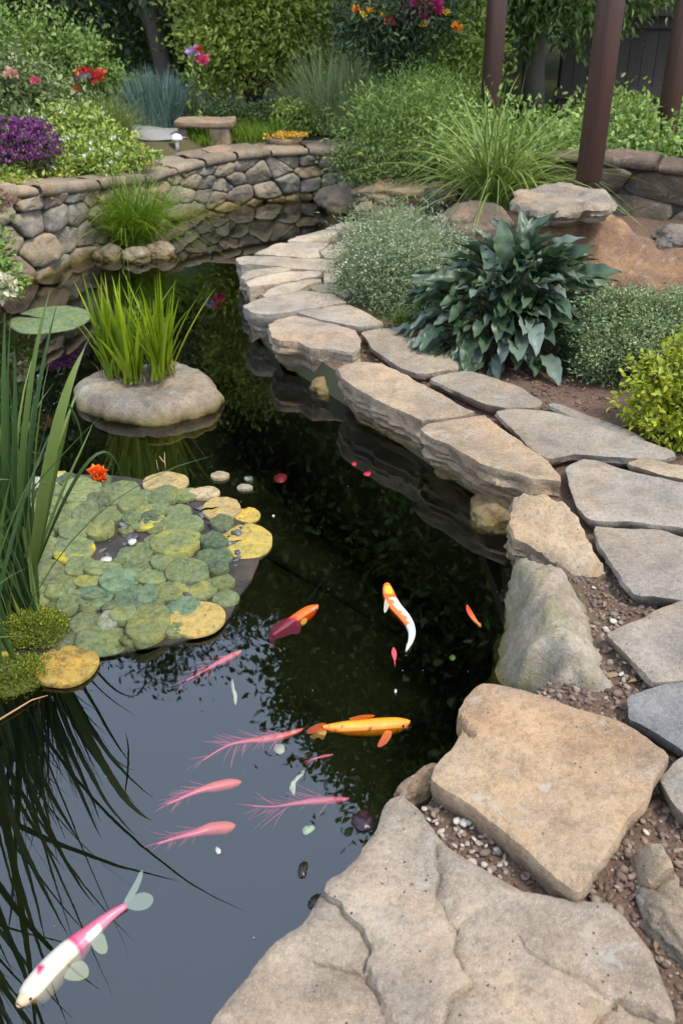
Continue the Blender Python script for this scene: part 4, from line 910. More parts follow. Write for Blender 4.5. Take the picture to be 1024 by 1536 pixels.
tree('dark_tree', 'dark evergreen with low forked trunk at the back of the border', (-3.0, 11.6, .47), [((-3.0, 11.6, 1.6), (1.5, 1.0, 1.1)), ((-3.4, 11.8, 3.4), (1.9, 1.7, 1.7)), ((-2.3, 11.9, 1.2), (.9, .7, .8)), ((-3.6, 11.6, 5.6), (1.7, 1.6, 1.6))], 30000, .085, .03, G_DARK, BARKD, .10, 63, BT_, forks=12)
tree('dark_tree', 'dark shady tree filling the gap behind the pale barked trunk', (-1.0, 13.2, .5), [((-1.2, 13, 1.5), (1.6, 1.0, 1.1)), ((-1.0, 13.2, 3.6), (2.0, 1.8, 1.7)), ((-.6, 13.2, 5.6), (1.9, 1.8, 1.5))], 26000, .10, .045, G_DARK, BARKD, .13, 64, BT_)
tree('tall_tree', 'green tree behind the wispy grass and standard tree', (.35, 12.4, .48), [((.2, 12.2, 1.5), (1.2, .9, 1.0)), ((.4, 12.4, 3.6), (1.8, 1.6, 1.7)), ((.5, 12.6, 5.8), (1.6, 1.6, 1.5)), ((1.2, 12.0, 1.3), (.8, .7, .8))], 30000, .09, .04, G_LIGHT, BARKD, .12, 65, BT_)
tree('tall_tree', 'dark backdrop tree at the far left edge of the garden', (-4.7, 12.5, .5), [((-4.6, 12.5, 1.7), (1.5, 1.2, 1.2)), ((-4.8, 12.5, 4), (2, 1.9, 1.8)), ((-4.6, 12.5, 6.4), (1.7, 1.7, 1.6))], 24000, .10, .045, G_DARK, BARKD, .14, 66, BT_)
tree('tall_tree', 'tall backdrop tree rising behind the fence at the right', (5.2, 13.5, .5), [((5, 13.3, 3), (2.2, 1.8, 2)), ((5.2, 13.5, 6), (2.4, 2.2, 2.2)), ((5.0, 13.5, 9), (2, 2, 1.8))], 26000, .13, .06, G_TREE, BARKD, .16, 67, BT_)
tree('tall_tree', 'tallest backdrop tree standing centrally behind all others', (1.6, 16, .6), [((1.4, 15.8, 3), (2.4, 2, 2)), ((1.8, 16, 6.5), (2.8, 2.4, 2.5)), ((2.4, 16, 10), (2.5, 2.3, 2.2)), ((-.3, 16.2, 4.6), (2, 2, 2.2)), ((-.2, 16, 7.6), (1.7, 1.7, 1.5))], 60000, .20, .11, G_TREE, BARKD, .2, 68, BT_)
tree('tall_tree', 'backdrop tree standing behind the leaning pale trunk', (-3.2, 16, .6), [((-3, 15.8, 2.4), (2.6, 1.8, 2)), ((-3.2, 16, 5.5), (2.6, 2.4, 2.2)), ((-3.0, 16, 8.0), (2.0, 2, 1.6))], 30000, .15, .07, G_DARK, BARKD, .2, 69, BT_)
bush('boundary_hedge', 'long dark boundary hedge across the back of the garden', 'hedge', (0, 18, .6), [((-9 + 2.2 * i, .4 * math.sin(i * 2.3), 1.4), (1.6, .9, 1.6 + .3 * math.sin(i * 1.9))) for i in range(10)], 34000, .16, .08, G_DARK, 70, clump=.2, nclump=40, stem=False)
gshrub('bright_shrub', 'fresh yellow green shrub in the sunlight left of the dark post', 'shrub', 680, 170, 9.2, [((0, 0, .45), (.35, .3, .4)), ((.15, .1, .8), (.3, .3, .35)), ((-.1, 0, .3), (.3, .3, .3))], 6500, .045, .022, G_LIGHT, 71, tmpl=OVT)
gshrub('pink_flowered_shrub', 'hazy green shrub with a few dull pink flowers between standard tree and wispy grass', 'shrub', 560, 150, 10.2, [((0, 0, .4), (.45, .3, .4)), ((.5, .1, .5), (.4, .3, .45))], 6000, .05, .024, G_LIGHT, 72, tmpl=OVT)

# ================================================================== BENCH, PLANTER, LAMP, FENCE, PERGOLA
root = thing('stone_bench', 'low rough stone bench on the lawn beside the gravel path', 'bench', P(315, 218, .42)); 
def rough_block(name, lo, hi, parent, col, seed):
    V, F = beveled_box(lo, hi, .012); 
    import bmesh
    me = bpy.data.meshes.new('t'); me.from_pydata([tuple(v) for v in V], [], F); bm = bmesh.new(); bm.from_mesh(me); bmesh.ops.triangulate(bm, faces=bm.faces[:])
    bmesh.ops.subdivide_edges(bm, edges=bm.edges[:], cuts=3, use_grid_fill=True)
    so = Vector((seed * 3.3, 0, 0))
    V = np.array([(v.co + Vector((fbm(v.co * 9 + so, 3), fbm(v.co * 9 - so, 3), fbm(v.co * 8 + so * 2, 3))) * .011)[:] for v in bm.verts]); F = [[v.index for v in f.verts] for f in bm.faces]; bm.free(); bpy.data.meshes.remove(me)
    o = mesh_obj(name, V, F, STONE, parent); o.color = (*col, 1); o['stain'] = .4; o['moss'] = 0.; o['grey'] = .2; return o
s0 = P(262, 192, .55); s1 = P(345, 192, .55)
rough_block('seat', (s0.x, 8.58, .548), (s1.x + .03, 8.88, .605), root, (.42, .34, .24), 1)
rough_block('leg', (s1.x - .19, 8.60, .36), (s1.x - .01, 8.84, .546), root, (.42, .34, .24), 2)
rough_block('leg', (s0.x + .01, 8.64, .36), (s0.x + .09, 8.82, .546), root, (.38, .32, .24), 3)
slab('stepping_stone', 'thin flat stone lying at the foot of the stone bench', 'stone', [(300, 222), (330, 216), (350, 218), (345, 225), (315, 228)], .43, .04, (.42, .33, .23), s=.025)
slab('stepping_stone', 'low tan kerb stone across the end of the gravel path', 'stone', [(222, 199), (262, 197), (268, 203), (226, 205)], .47, .06, (.42, .33, .22), s=.025)
root = thing('planter', 'shallow stone planter filled with yellow orange flowers on the far wall', 'planter', P(430, 214, .42)); rs = np.random.RandomState(80); q = P(428, 212, .43)
th_ = np.linspace(0, 6.283, 25)[:-1]; V = []; F = []
for r_, z in ((.12, -.04), (.145, .0), (.15, .03), (.135, .03), (.125, .0)): V += [(q.x + r_ * math.cos(a), q.y + r_ * .75 * math.sin(a), q.z + z) for a in th_]
for k in range(4): F += [[k * 24 + j, k * 24 + (j + 1) % 24, k * 24 + 24 + (j + 1) % 24, k * 24 + 24 + j] for j in range(24)]
F += [[4 * 24 + j for j in range(24)]]
o = mesh_obj('bowl', np.array(V), F, STONE, root); o.color = (.40, .30, .2, 1); o['stain'] = .5; o['moss'] = 0.; o['grey'] = .2
blossom(rs, [(q.x + rs.normal() * .07, q.y + rs.normal() * .05, q.z + .035 + rs.uniform(0, .02)) for _ in range(90)], .035, leaf_material('petal_gold', (.6, .28, .03), (.72, .42, .06), (.5, .4, .08), var=.1), root, 'flowers', 6)
# small white path lamp
root = thing('path_lamp', 'small white mushroom shaped lamp at the edge of the path', 'lamp', P(266, 222, .43)); q = P(266, 221, .43); ENAMEL = plain('white_enamel', (.75, .75, .73), .35, bump=.02, var=.05)
V, F = tube([(q.x, q.y, .41), (q.x, q.y, .49)], [.018, .016], 12); mesh_obj('stem', V, F, ENAMEL, root)
V, F = tube([(q.x, q.y, .485 + z) for z in (0, .004, .02, .04, .05, .054)], [.03, .05, .052, .04, .02, .003], 20); mesh_obj('lamp_shade', V, F, ENAMEL, root)

WOOD = None
def wood_material(name, col, rough, scale=1., spec=.4):
    t = NT(name); tc = t.n('TexCoord').outputs['Object']; mp = t.n('Mapping', {'Vector': tc, 'Scale': (14 * scale, 14 * scale, .9 * scale)}).outputs[0]
    oi = t.n('NewGeometry').outputs['Random Per Island']
    g = t.noise(mp, 3, 6, .65, .6); b = t.noise(tc, 2.5, 3)
    c = t.mix(g, rgb(*col), rgb(*(x * .42 for x in col))); c = t.mix(t.math('MULTIPLY', b, .7), c, t.mix(.7, c, rgb(.5, .5, .52), 'MULTIPLY'))
    c = t.mix(t.math('MULTIPLY', oi, .5), c, t.mix(.8, c, rgb(.5, .5, .5), 'MULTIPLY'))
    return t.end(t.pbr(c, rough, t.bump(g, .35, .004), spec))
POST = wood_material('red_brown_paint', (.105, .050, .036), .45); FENCE = wood_material('weathered_boards', (.075, .062, .05), .85)
root = thing('pergola', 'red brown pergola with square posts standing on stone beside the pond', 'pergola', (1.42, 5.62, .6))
def post(x, y, z0, w, ang):
    V, F = beveled_box((-w / 2, -w / 2, z0), (w / 2, w / 2, 2.62), .014); c, s = math.cos(ang), math.sin(ang)
    V = np.stack([V[:, 0] * c - V[:, 1] * s + x, V[:, 0] * s + V[:, 1] * c + y, V[:, 2]], 1); mesh_obj('post', V, F, POST, root)
pa = PD(883, 262, 5.72); post(pa.x, 5.72, .64, .118, .42)
pb = PD(734, 160, 8.3); post(pb.x, 8.3, .3, .125, .42)
pc = PD(991, 240, 7.7); post(pc.x, 7.7, .3, .125, .42)
def bar(p, q, w, h, nm, mat, parent):
    p = Vector(p); q = Vector(q); d = (q - p).normalized(); s = d.cross(Vector((0, 0, 1))).normalized() * w / 2; u = Vector((0, 0, h / 2))
    V = [e + a * s + b * u for e in (p, q) for a, b in ((-1, -1), (1, -1), (1, 1), (-1, 1))]
    return mesh_obj(nm, np.array([v[:] for v in V]), [[0, 1, 2, 3], [7, 6, 5, 4], [0, 4, 5, 1], [1, 5, 6, 2], [2, 6, 7, 3], [3, 7, 4, 0]], mat, parent, smooth=False)
bar((pa.x - .1, 5.3, 2.70), (pb.x - .06, 8.9, 2.70), .07, .15, 'beam', POST, root)
bar((pc.x + .9, 5.1, 2.70), (pc.x + .1, 8.4, 2.70), .07, .15, 'beam', POST, root)
# fence
root = thing('board_fence', 'dark weathered wooden board fence behind the shrubs', 'fence', (3.2, 10.9, .4)); x = 2.25; rs = np.random.RandomState(90); mb = MB()
def fy(x): return 10.6 + (x - 2.3) * .05
while x < 7:
    w = rs.uniform(.125, .15); V, F = beveled_box((x, fy(x) + rs.uniform(0, .006), .3), (x + w - .006, fy(x) + .022, 1.25 + rs.uniform(-.01, .01)), .003); mb.add(V, F); x += w
mb.build('boards', FENCE, root, smooth=False)
bar((2.2, fy(2.2) - .035, 1.27), (7, fy(7) - .035, 1.27), .05, .11, 'rail', FENCE, root); bar((2.2, fy(2.2) - .03, .62), (7, fy(7) - .03, .62), .05, .1, 'rail', FENCE, root)
bar((1.9, fy(2.1) - .08, 1.38), (7, fy(7) - .08, 1.38), .22, .10, 'cap_rail', FENCE, root)
for x in (2.3, 4.3, 6.3): V, F = beveled_box((x - .05, fy(x) + .03, .3), (x + .05, fy(x) + .13, 1.32), .005); mesh_obj('fence_post', V, F, FENCE, root, smooth=False)

# ================================================================== IN THE WATER
# grass clump with stones by the wall
q = P(205, 372, 0); grass('water_grass', 'bushy bright green grass clump growing on stones at the wall', 'grass clump', (q.x, q.y, .04), 900, .13, .62, .007, (.42, .26), (.42, .22), G_GRASS, 101, seg=8)
for i, (px, py, rx, rz, lb) in enumerate([(163, 383, .10, .07, 'mossy stone at the left foot of the water grass'), (204, 386, .10, .07, 'pale stone in the middle at the foot of the water grass'), (241, 381, .11, .08, 'pale stone at the right foot of the water grass')]):
    rock('rock', lb, 'rock', P(px, py, .015), (rx, .09, rz), (.40, .34, .25), 'stones around the water grass', seed=40 + i, stain=.4, moss=.3 if i == 0 else 0)
# iris rock
slab('rock', 'flat topped rounded rock standing in the pond and holding irises', 'rock', [(112, 578), (122, 562), (145, 552), (200, 541), (270, 538), (305, 549), (322, 574), (319, 590), (290, 600), (258, 607), (225, 611), (185, 607), (145, 597), (120, 589)], .08, .16, (.33, .30, .25), s=.012, under=-.005, rough=.016, bulge=.03, topn=.026, edge=.025, moss=.15, grey=.9, crisp=0, strata=.002, smooth_pts=2, ridge=[(180, 570, .09), (215, 575, .062), (255, 570, .095), (150, 575, .09)])
q = P(212, 566, .1); root = thing('iris_plant', 'clump of bright yellow green iris leaves growing from the rounded rock', 'plant', q); rs = np.random.RandomState(103); mbs = MB()
for cx, cy, nb in ((170, 566, 44), (198, 574, 34), (246, 562, 52), (238, 570, 22), (184, 560, 24)):
    c = P(cx, cy, .085); n = nb; az = rs.uniform(0, 6.28, n); bs = np.array(c) + rs.normal(size=(n, 3)) * [.018, .016, 0]
    V, F = blades(rs, bs, az, np.abs(rs.normal(.19, .14, n)), rs.uniform(.2, .52, n), rs.uniform(.014, .025, n), np.abs(rs.normal(.06, .06, n)), 7, .08); mbs.add(V, F)
mbs.build('leaves', G_IRIS, root)
mbs = MB()
for cx, cy in ((176, 566), (205, 572), (245, 562)):
    c = P(cx, cy, .085); n = 30; V, F = blades(rs, np.array(c) + rs.normal(size=(n, 3)) * [.03, .025, 0], rs.uniform(0, 6.28, n), np.abs(rs.normal(.4, .3, n)), rs.uniform(.05, .13, n), np.full(n, .006), rs.uniform(0, .5, n), 4); mbs.add(V, F)
mbs.build('dry_leaf_bases', leaf_material('dry_leaf', (.12, .085, .04), (.2, .15, .06), (.09, .06, .035)), root)

# lily pads
PADM = None
def pad_material():
    t = NT('lily_pad'); oi = t.n('ObjectInfo'); tc = t.n('TexCoord').outputs['Object']
    v = t.n('VectorMath', {0: tc, 1: t.n('CombineXYZ', {0: t.math('MULTIPLY', oi.outputs['Random'], 31.), 1: t.math('MULTIPLY', oi.outputs['Random'], 17.)}).outputs[0]}, operation='ADD').outputs[0]
    at = lambda nm: t.n('Attribute', attribute_type='OBJECT', attribute_name=nm).outputs['Fac']
    a = t.noise(v, 16, 5, .65, .5); b = t.noise(v, 60, 6, .75); g = t.noise(v, 260, 3, .7)
    c = t.mix(t.ramp(a, .35, .65), t.mix(.6, oi.outputs['Color'], rgb(.45, .62, .6), 'MULTIPLY'), t.mix(.6, oi.outputs['Color'], rgb(1.25, 1.15, .8), 'MULTIPLY'))
    c = t.mix(t.math('MULTIPLY', t.ramp(b, .46, .64), .5), c, t.mix(.35, c, rgb(.30, .31, .25)))
    c = t.mix(t.math('MULTIPLY', t.ramp(b, .48, .34), .75), c, t.mix(.8, c, rgb(.3, .34, .25), 'MULTIPLY'))
    c = t.mix(t.math('MULTIPLY', t.ramp(t.noise(v, 11, 4, .6), .5, .62), at('yellow')), c, rgb(.42, .33, .012))
    c = t.mix(t.math('MULTIPLY', t.ramp(t.noise(v, 22, 6, .75, .6), .5, .6), at('brown')), c, rgb(.12, .06, .022))
    c = t.mix(t.math('MULTIPLY', t.ramp(t.noise(v, 34, 5, .7, .5), .52, .64), .7), c, t.mix(.7, c, rgb(.35, .42, .2), 'MULTIPLY')); c = t.mix(t.math('MULTIPLY', t.ramp(g, .62, .74), .4), c, rgb(.5, .52, .42))
    h = t.math('ADD', t.math('MULTIPLY', b, .9), t.math('MULTIPLY', g, .35))
    return t.end(t.pbr(c, .8, t.bump(h, .8, .006), .3))
PADM = pad_material()
def pad(label, cx, cy, rx, ry, col, seed, z=.014, notch=None, yellow=0., brown=0., dome=.35, group=None, th=.009, wob=.04, rot=0., tilt=None):
    c = P(cx, cy, z); a = abs(P(cx + rx, cy, z).x - c.x); b = abs((P(cx, cy - ry, z) - P(cx, cy + ry, z)).length / 2)
    so = Vector((seed * 1.37, seed * .71, 0)); N = 36; rings = (0, .25, .5, .7, .85, .95, 1.0); V = [(c.x, c.y, c.z + th)]; F = []
    na = None if notch is None else notch
    for r_ in rings[1:]:
        for k in range(N):
            if na is None: t = 2 * math.pi * k / N
            else: t = na + .13 + (2 * math.pi - .26) * k / (N - 1)
            w = 1 + wob * fbm(Vector((math.cos(t) * 1.3, math.sin(t) * 1.3, 0)) + so, 3) * 1.8
            x, y = a * r_ * w * math.cos(t), b * r_ * w * math.sin(t)
            x, y = x * math.cos(rot) - y * math.sin(rot), x * math.sin(rot) + y * math.cos(rot)
            zz = th * (1 - dome * r_ ** 2.5) * (r_ < 1) + th * .45 * (r_ == 1) + fbm(Vector((x * 28, y * 28, 0)) + so, 5, .62) * .0062 * (1 - .5 * (r_ == 1))
            if tilt is not None: zz += (x * math.sin(tilt * 2.4) + y * math.cos(tilt * 2.4)) * .09 + .006 * ((tilt * 7) % 3)
            V.append((c.x + x, c.y + y, c.z + zz))
    for k in range(N):
        t = V[1 + 5 * N + k]; V.append((t[0], t[1], c.z - .006))
    last = N if na is None else N - 1
    for k in range(last): F.append([0, 1 + k, 1 + (k + 1) % N])
    for r_ in range(6):
        for k in range(last): p0 = 1 + r_ * N; F.append([p0 + k, p0 + N + k, p0 + N + (k + 1) % N, p0 + (k + 1) % N])
    o = mesh_obj('lily_pad', np.array(V), F, PADM); o.color = (*col, 1); o['yellow'] = float(yellow); o['brown'] = float(brown); tag(o, label, 'lily pad', group); return o
# floating shelf the pads lie on
RAFT = [(30, 718), (110, 708), (180, 712), (250, 725), (300, 740), (345, 758), (392, 800), (392, 838), (372, 872), (352, 905), (340, 930), (305, 950), (262, 960), (215, 970), (165, 982), (110, 985), (50, 990), (-40, 1010), (-80, 900), (-60, 760)]
RM = NT('wet_slate'); tcr = RM.n('NewGeometry').outputs['Position']; na_ = RM.noise(tcr, 9, 5, .65); nb_ = RM.noise(tcr, 60, 5, .7)
cr_ = RM.mix(RM.ramp(na_, .4, .66), rgb(.022, .02, .017), rgb(.085, .055, .036)); cr_ = RM.mix(RM.math('MULTIPLY', nb_, .6), cr_, rgb(.03, .027, .024)); RAFTM = RM.end(RM.pbr(cr_, .38, RM.bump(nb_, .6, .005), .4))
slab('planting_shelf', 'thin dark slate shelf at the water surface carrying the lily pads', 'shelf', RAFT, .008, .03, (1, 1, 1), s=.03, under=.01, rough=.008, topn=.003, edge=.004, mat=RAFTM, strata=.002, bulge=.003)
rg = [P(*q, 0)[:2] for q in RAFT if True]; SL = gravel_material('slate_pebbles', [(.04, .04, .042), (.09, .09, .095), (.06, .055, .052), (.13, .13, .135), (.05, .05, .06)], .4)
cen = np.mean(rg, 0); rg = [tuple(cen + (np.array(p) - cen) * .84) for p in rg]
def pebble_bed(n, seed):   # dark pebbles lying on the shelf among the pads
    global ppoly
    keep, ppoly = ppoly, [(50, 50), (51, 50), (51, 51)]
    o = pebbles('shelf_pebbles', rg, .008, n, .006, .02, SL, seed); ppoly = keep
pebble_bed(700, 6)
Z2p = lambda x, y, a, b: (x / 4.876, 690 + y / 4.876, a / 4.876, b / 4.876)
Z3p = lambda x, y, a, b: (200 + x / 4.655, 690 + y / 4.655, a / 4.655, b / 4.655)
Z4p = lambda x, y, a, b: (x / 3.938, 860 + y / 3.938, a / 3.938, b / 3.938)
GR, GD, TL, YG, YL, TN = (.125, .15, .062), (.058, .088, .042), (.09, .14, .085), (.15, .165, .055), (.38, .265, .055), (.34, .235, .105)
GLAB = 'round mossy green lily pad crowded among others on the slate shelf'; PG = 'green lily pads on the slate shelf'
pads = [(Z2p, 250, 170, 55, 30, (.3, .32, .28), 'greyish lily pad behind the reeds at the far edge of the shelf'), (Z2p, 370, 240, 95, 48, GR, 0), (Z2p, 600, 235, 140, 85, GR, 0), (Z2p, 865, 245, 162, 74, GR, 0), (Z2p, 385, 330, 98, 50, GR, 0), (Z2p, 420, 378, 56, 36, GR, 0), (Z2p, 535, 345, 75, 32, YG, 0), (Z2p, 500, 410, 95, 55, GR, 0), (Z2p, 630, 400, 90, 62, GR, 0),
        (Z2p, 790, 405, 126, 70, GR, 0), (Z2p, 560, 520, 125, 66, GR, 0), (Z2p, 740, 525, 95, 56, YG, 0), (Z2p, 325, 435, 95, 52, GR, 0), (Z2p, 290, 520, 125, 62, GR, 0), (Z2p, 440, 490, 60, 45, GR, 0), (Z2p, 330, 600, 95, 42, GR, 0), (Z2p, 290, 690, 110, 72, GR, 0), (Z2p, 960, 330, 85, 70, GR, 0), (Z2p, 330, 840, 150, 88, GR, 0), (Z2p, 590, 790, 105, 68, GR, 0), (Z2p, 770, 820, 145, 52, GR, 0), (Z2p, 450, 915, 125, 55, GR, 0), (Z2p, 650, 895, 105, 52, YG, 'yellowish green pad with a bright lime smear in the middle of the shelf'),
        (Z2p, 880, 905, 145, 78, TL, 0), (Z2p, 280, 985, 112, 52, GR, 0), (Z2p, 690, 980, 125, 52, TL, 0), (Z2p, 490, 1000, 62, 45, GR, 0), (Z2p, 965, 685, 102, 66, GR, 0), (Z2p, 985, 790, 80, 52, GR, 0), (Z2p, 190, 400, 80, 60, GR, 0), (Z2p, 170, 560, 80, 55, GR, 0), (Z2p, 180, 800, 70, 55, GR, 0),
        (Z3p, 210, 270, 98, 65, GR, 0), (Z3p, 340, 240, 110, 48, YG, 0), (Z3p, 55, 285, 75, 50, GR, 0), (Z3p, 190, 360, 60, 50, GR, 0), (Z3p, 320, 370, 88, 52, GR, 0), (Z3p, 320, 465, 168, 62, GR, 0), (Z3p, 300, 590, 172, 102, YG, 'large lobed yellow green pad left of the dark green pair'), (Z3p, 130, 575, 50, 45, GR, 0), (Z3p, 60, 650, 88, 62, GR, 0), (Z3p, 565, 585, 98, 45, GD, 'small dark green pad touching the notch of the big yellow pad'), (Z3p, 570, 683, 125, 60, GD, 'larger dark green pad in the middle of the dark trio'), (Z3p, 585, 763, 86, 40, GD, 'lowest dark green pad of the dark trio'), (Z3p, 260, 735, 132, 60, GR, 0), (Z3p, 50, 745, 90, 56, GR, 0), (Z3p, 130, 832, 112, 53, GR, 0), (Z3p, 380, 800, 150, 75, GR, 0), (Z3p, 480, 900, 112, 72, YG, 0), (Z3p, 270, 930, 120, 65, YG, 0), (Z3p, 90, 965, 85, 52, TL, 0), (Z3p, 200, 970, 58, 38, GR, 0),
        (Z4p, 215, 150, 92, 54, GR, 0), (Z4p, 410, 185, 66, 62, GR, 0), (Z4p, 560, 148, 102, 64, TL, 0), (Z4p, 785, 165, 108, 60, TL, 0), (Z4p, 730, 258, 74, 48, GR, 0), (Z4p, 520, 298, 105, 64, GR, 0), (Z4p, 640, 290, 60, 55, (.2, .21, .17), 0), (Z4p, 880, 300, 122, 122, YG, 'big upright oval pad at the near edge of the shelf'), (Z4p, 610, 402, 162, 76, GR, 'long green pad at the near edge beside the yellow brown pad'), (Z4p, 900, 140, 55, 40, GR, 0), (Z4p, 330, 130, 60, 40, GR, 0)]
for i, (zf, x, y, a, b_, col, lb) in enumerate(pads):
    k = .72 + .42 * random.Random(i).random(); cx, cy, rx, ry = zf(x, y, a, b_)
    pad(lb or GLAB, cx, cy, rx * 1.03, ry * 1.05, tuple(c * k for c in col), i, z=.012 + .004 * random.Random(i * 7).random(), yellow=.25 if col == YG else .08, group=PG, wob=.055, brown=.12, tilt=i)
placed = [zf(x, y, a, b_) for zf, x, y, a, b_, c_, l_ in pads] + [(369, 812, 40, 26), (293, 928, 46, 26), (332, 763, 29, 17), (306, 740, 23, 9), (248, 724, 35, 15), (275, 910, 25, 14), (100, 999, 48, 29), (52, 948, 52, 40), (172, 822, 34, 18), (310, 800, 20, 16)]
rq = random.Random(4); nfill = 0; rpx = np.array(RAFT, float); rpc = rpx.mean(0); rpi = [tuple(rpc + (p - rpc) * .93) for p in rpx]
for _ in range(6000):
    x, y = rq.uniform(-20, 340), rq.uniform(715, 975); r_ = rq.uniform(11, 21)
    if nfill >= 46 or not inside(rpi, np.array([x]), np.array([y]))[0]: continue
    if all(math.hypot((x - a) / (r_ + b), (y - c_) / (r_ * .6 + d)) > .72 for a, c_, b, d in [(q[0], q[1], q[2], q[3]) for q in placed]):
        placed.append((x, y, r_, r_ * .6)); k = rq.uniform(.5, .85); nfill += 1
        pad(GLAB, x, y, r_, r_ * rq.uniform(.52, .68), tuple(c * k for c in rq.choice((GR, GR, GD, YG))), 300 + nfill, z=.009, group=PG, wob=.06, brown=.2, tilt=nfill)
pad('teal green oval pad right of the centre near the dead yellow leaf', 275, 910, 25, 14, TL, 201, z=.016)
pad('green pad with a bright yellow patch beside the dark pebbles', 540 / 4.876, 690 + 662 / 4.876, 31, 18, GR, 202, z=.016, yellow=1.)
pad('yellow green pad with golden blotches above the grey pebbles', 200 + 90 / 4.655, 690 + 400 / 4.655, 26, 19, YG, 203, z=.018, yellow=.9)
pad('clean pale yellow pad at the far edge beside the reeds', 83, 719, 20, 11, (.40, .33, .12), 204, z=.016)
pad('tan oval pad at the far edge of the shelf', 248, 724, 35, 15, TN, 205, z=.016, brown=.3)
pad('tan pad partly sunk at the far corner of the shelf', 306, 740, 23, 9, (.36, .27, .17), 206, brown=.4)
pad('tan notched pad beside the small yellow pad', 332, 763, 29, 17, TN, 207, notch=3.4, brown=.4, yellow=.3)
pad('small bright yellow pad with a pointed tip over open water', 371, 773, 20, 11, (.44, .28, .045), 208, z=.004, th=.006)
pad('largest yellow pad with a deep notch over open water', 369, 812, 40, 26, YL, 209, notch=3.45, brown=.12, z=.006, th=.006)
pad('yellow dead leaf draped over the near corner of the shelf', 293, 928, 46, 26, (.38, .255, .075), 210, brown=.15, z=.014, rot=.5)
pad('thick golden pad with a brown scar lying before the moss mound', 100, 999, 48, 29, (.36, .22, .04), 211, brown=.75, z=.008, th=.014)
pad('yellow pad cut by the left frame beside the moss mound', 2, 976, 16, 13, (.34, .25, .04), 212, z=.016)
pad('single huge green pad floating alone below the wall', 75, 479, 59, 20, (.12, .165, .08), 213, z=.001, th=.005, notch=2.9, wob=.03, yellow=.12)
pad('pale tan leaf pad drifting alone beyond the shelf', 330, 714, 14, 6, (.30, .22, .14), 214, z=.004, brown=.4)
pad('small pale pad drifting near the lone tan leaf', 367, 732, 12, 4, (.28, .22, .16), 215, z=.003)
pad('dull grey disc just under the surface near the lone tan leaf', 373, 720, 7, 4, (.14, .16, .13), 216, z=-.008)
# moss mounds at the left
MOSS = leaf_material('moss', (.07, .11, .008), (.15, .19, .01), (.32, .31, .018), rough=.9, trans=.1)
def moss(name, label, c, r, n, seed, rot=0):
    rs = np.random.RandomState(seed); so = Vector((seed, 0, 0)); V = []; F = []; N, K = 40, 14
    for k in range(K + 1):
        ph = k / K * math.pi / 2
        for j in range(N):
            t = 2 * math.pi * j / N; d = Vector((math.cos(t) * math.sin(ph), math.sin(t) * math.sin(ph), math.cos(ph))); w = 1 + .16 * fbm(d * 1.6 + so, 4)
            x, y = d.x * r[0] * w, d.y * r[1] * w; V.append((c[0] + x * math.cos(rot) - y * math.sin(rot), c[1] + x * math.sin(rot) + y * math.cos(rot), c[2] + d.z * r[2] * w))
    for k in range(K):
        for j in range(N): F.append([k * N + j, k * N + (j + 1) % N, (k + 1) * N + (j + 1) % N, (k + 1) * N + j])
    root = thing(name, label, 'moss', c); V = np.array(V); mesh_obj('mound', V, F, plain('moss_base', (.075, .09, .012), .95, bump=1., scale=60), root)
    i = rs.randint(N * 2, len(V) - N, n); pos = V[i] + rs.normal(size=(n, 3)) * .007; dr = (V[i] - np.array(c)) / np.array(r); dr[:, 2] += .4
    L = np.full(n, .008) * rs.uniform(.5, 1.4, n); Vv, Ff = place(RH, pos, dr + rs.normal(size=(n, 3)) * .5, rs.normal(size=(n, 3)), L, L * .5); mesh_obj('moss_shoots', Vv, Ff, MOSS, root)
q = P(52, 948, .01); moss('moss_mound', 'dark green moss mound below the tall reeds', q, (.095, .085, .035), 9000, 7)
q = P(10, 1018, .0); moss('moss_mat', 'flat bright green moss mat cut by the left frame', q, (.14, .075, .02), 9000, 8, rot=.25)
# orange bloom on the shelf
root = thing('water_flower', 'single bright orange red flower at the far edge of the pads', 'flower', P(148, 722, .01)); rs = np.random.RandomState(12); q = P(148, 720, .02)
blossom(rs, [(q.x, q.y, q.z + .012), (q.x + .008, q.y, q.z + .03), (q.x - .006, q.y, q.z + .035), (q.x + .004, q.y, q.z + .01)], .034, leaf_material('petal_flame', (.75, .07, .008), (.85, .13, .01), (.85, .22, .015), rough=.5, trans=.3, var=.1), root, 'petals', 22)
V, F = tube([(q.x, q.y, -.05), (q.x, q.y, q.z + .012)], [.004, .003], 6); mesh_obj('stem', V, F, STEM, root)
root = thing('dry_stalks', 'two thin dry stalks standing behind the tan oval pad', 'twig', P(250, 706, 0)); mb = MB()
for pts in ([P(249, 708, 0), PD(247, 692, 3.25), PD(247, 678, 3.28)], [PD(247, 694, 3.25), PD(243, 690, 3.25), PD(239, 684, 3.26)], [P(239, 708, 0), PD(236, 700, 3.2), PD(235, 690, 3.2)]):
    V, F = tube(pts, [.0025, .002, .001], 5); mb.add(V, F)
mb.build('stalks', plain('straw', (.35, .25, .13), .8), root)

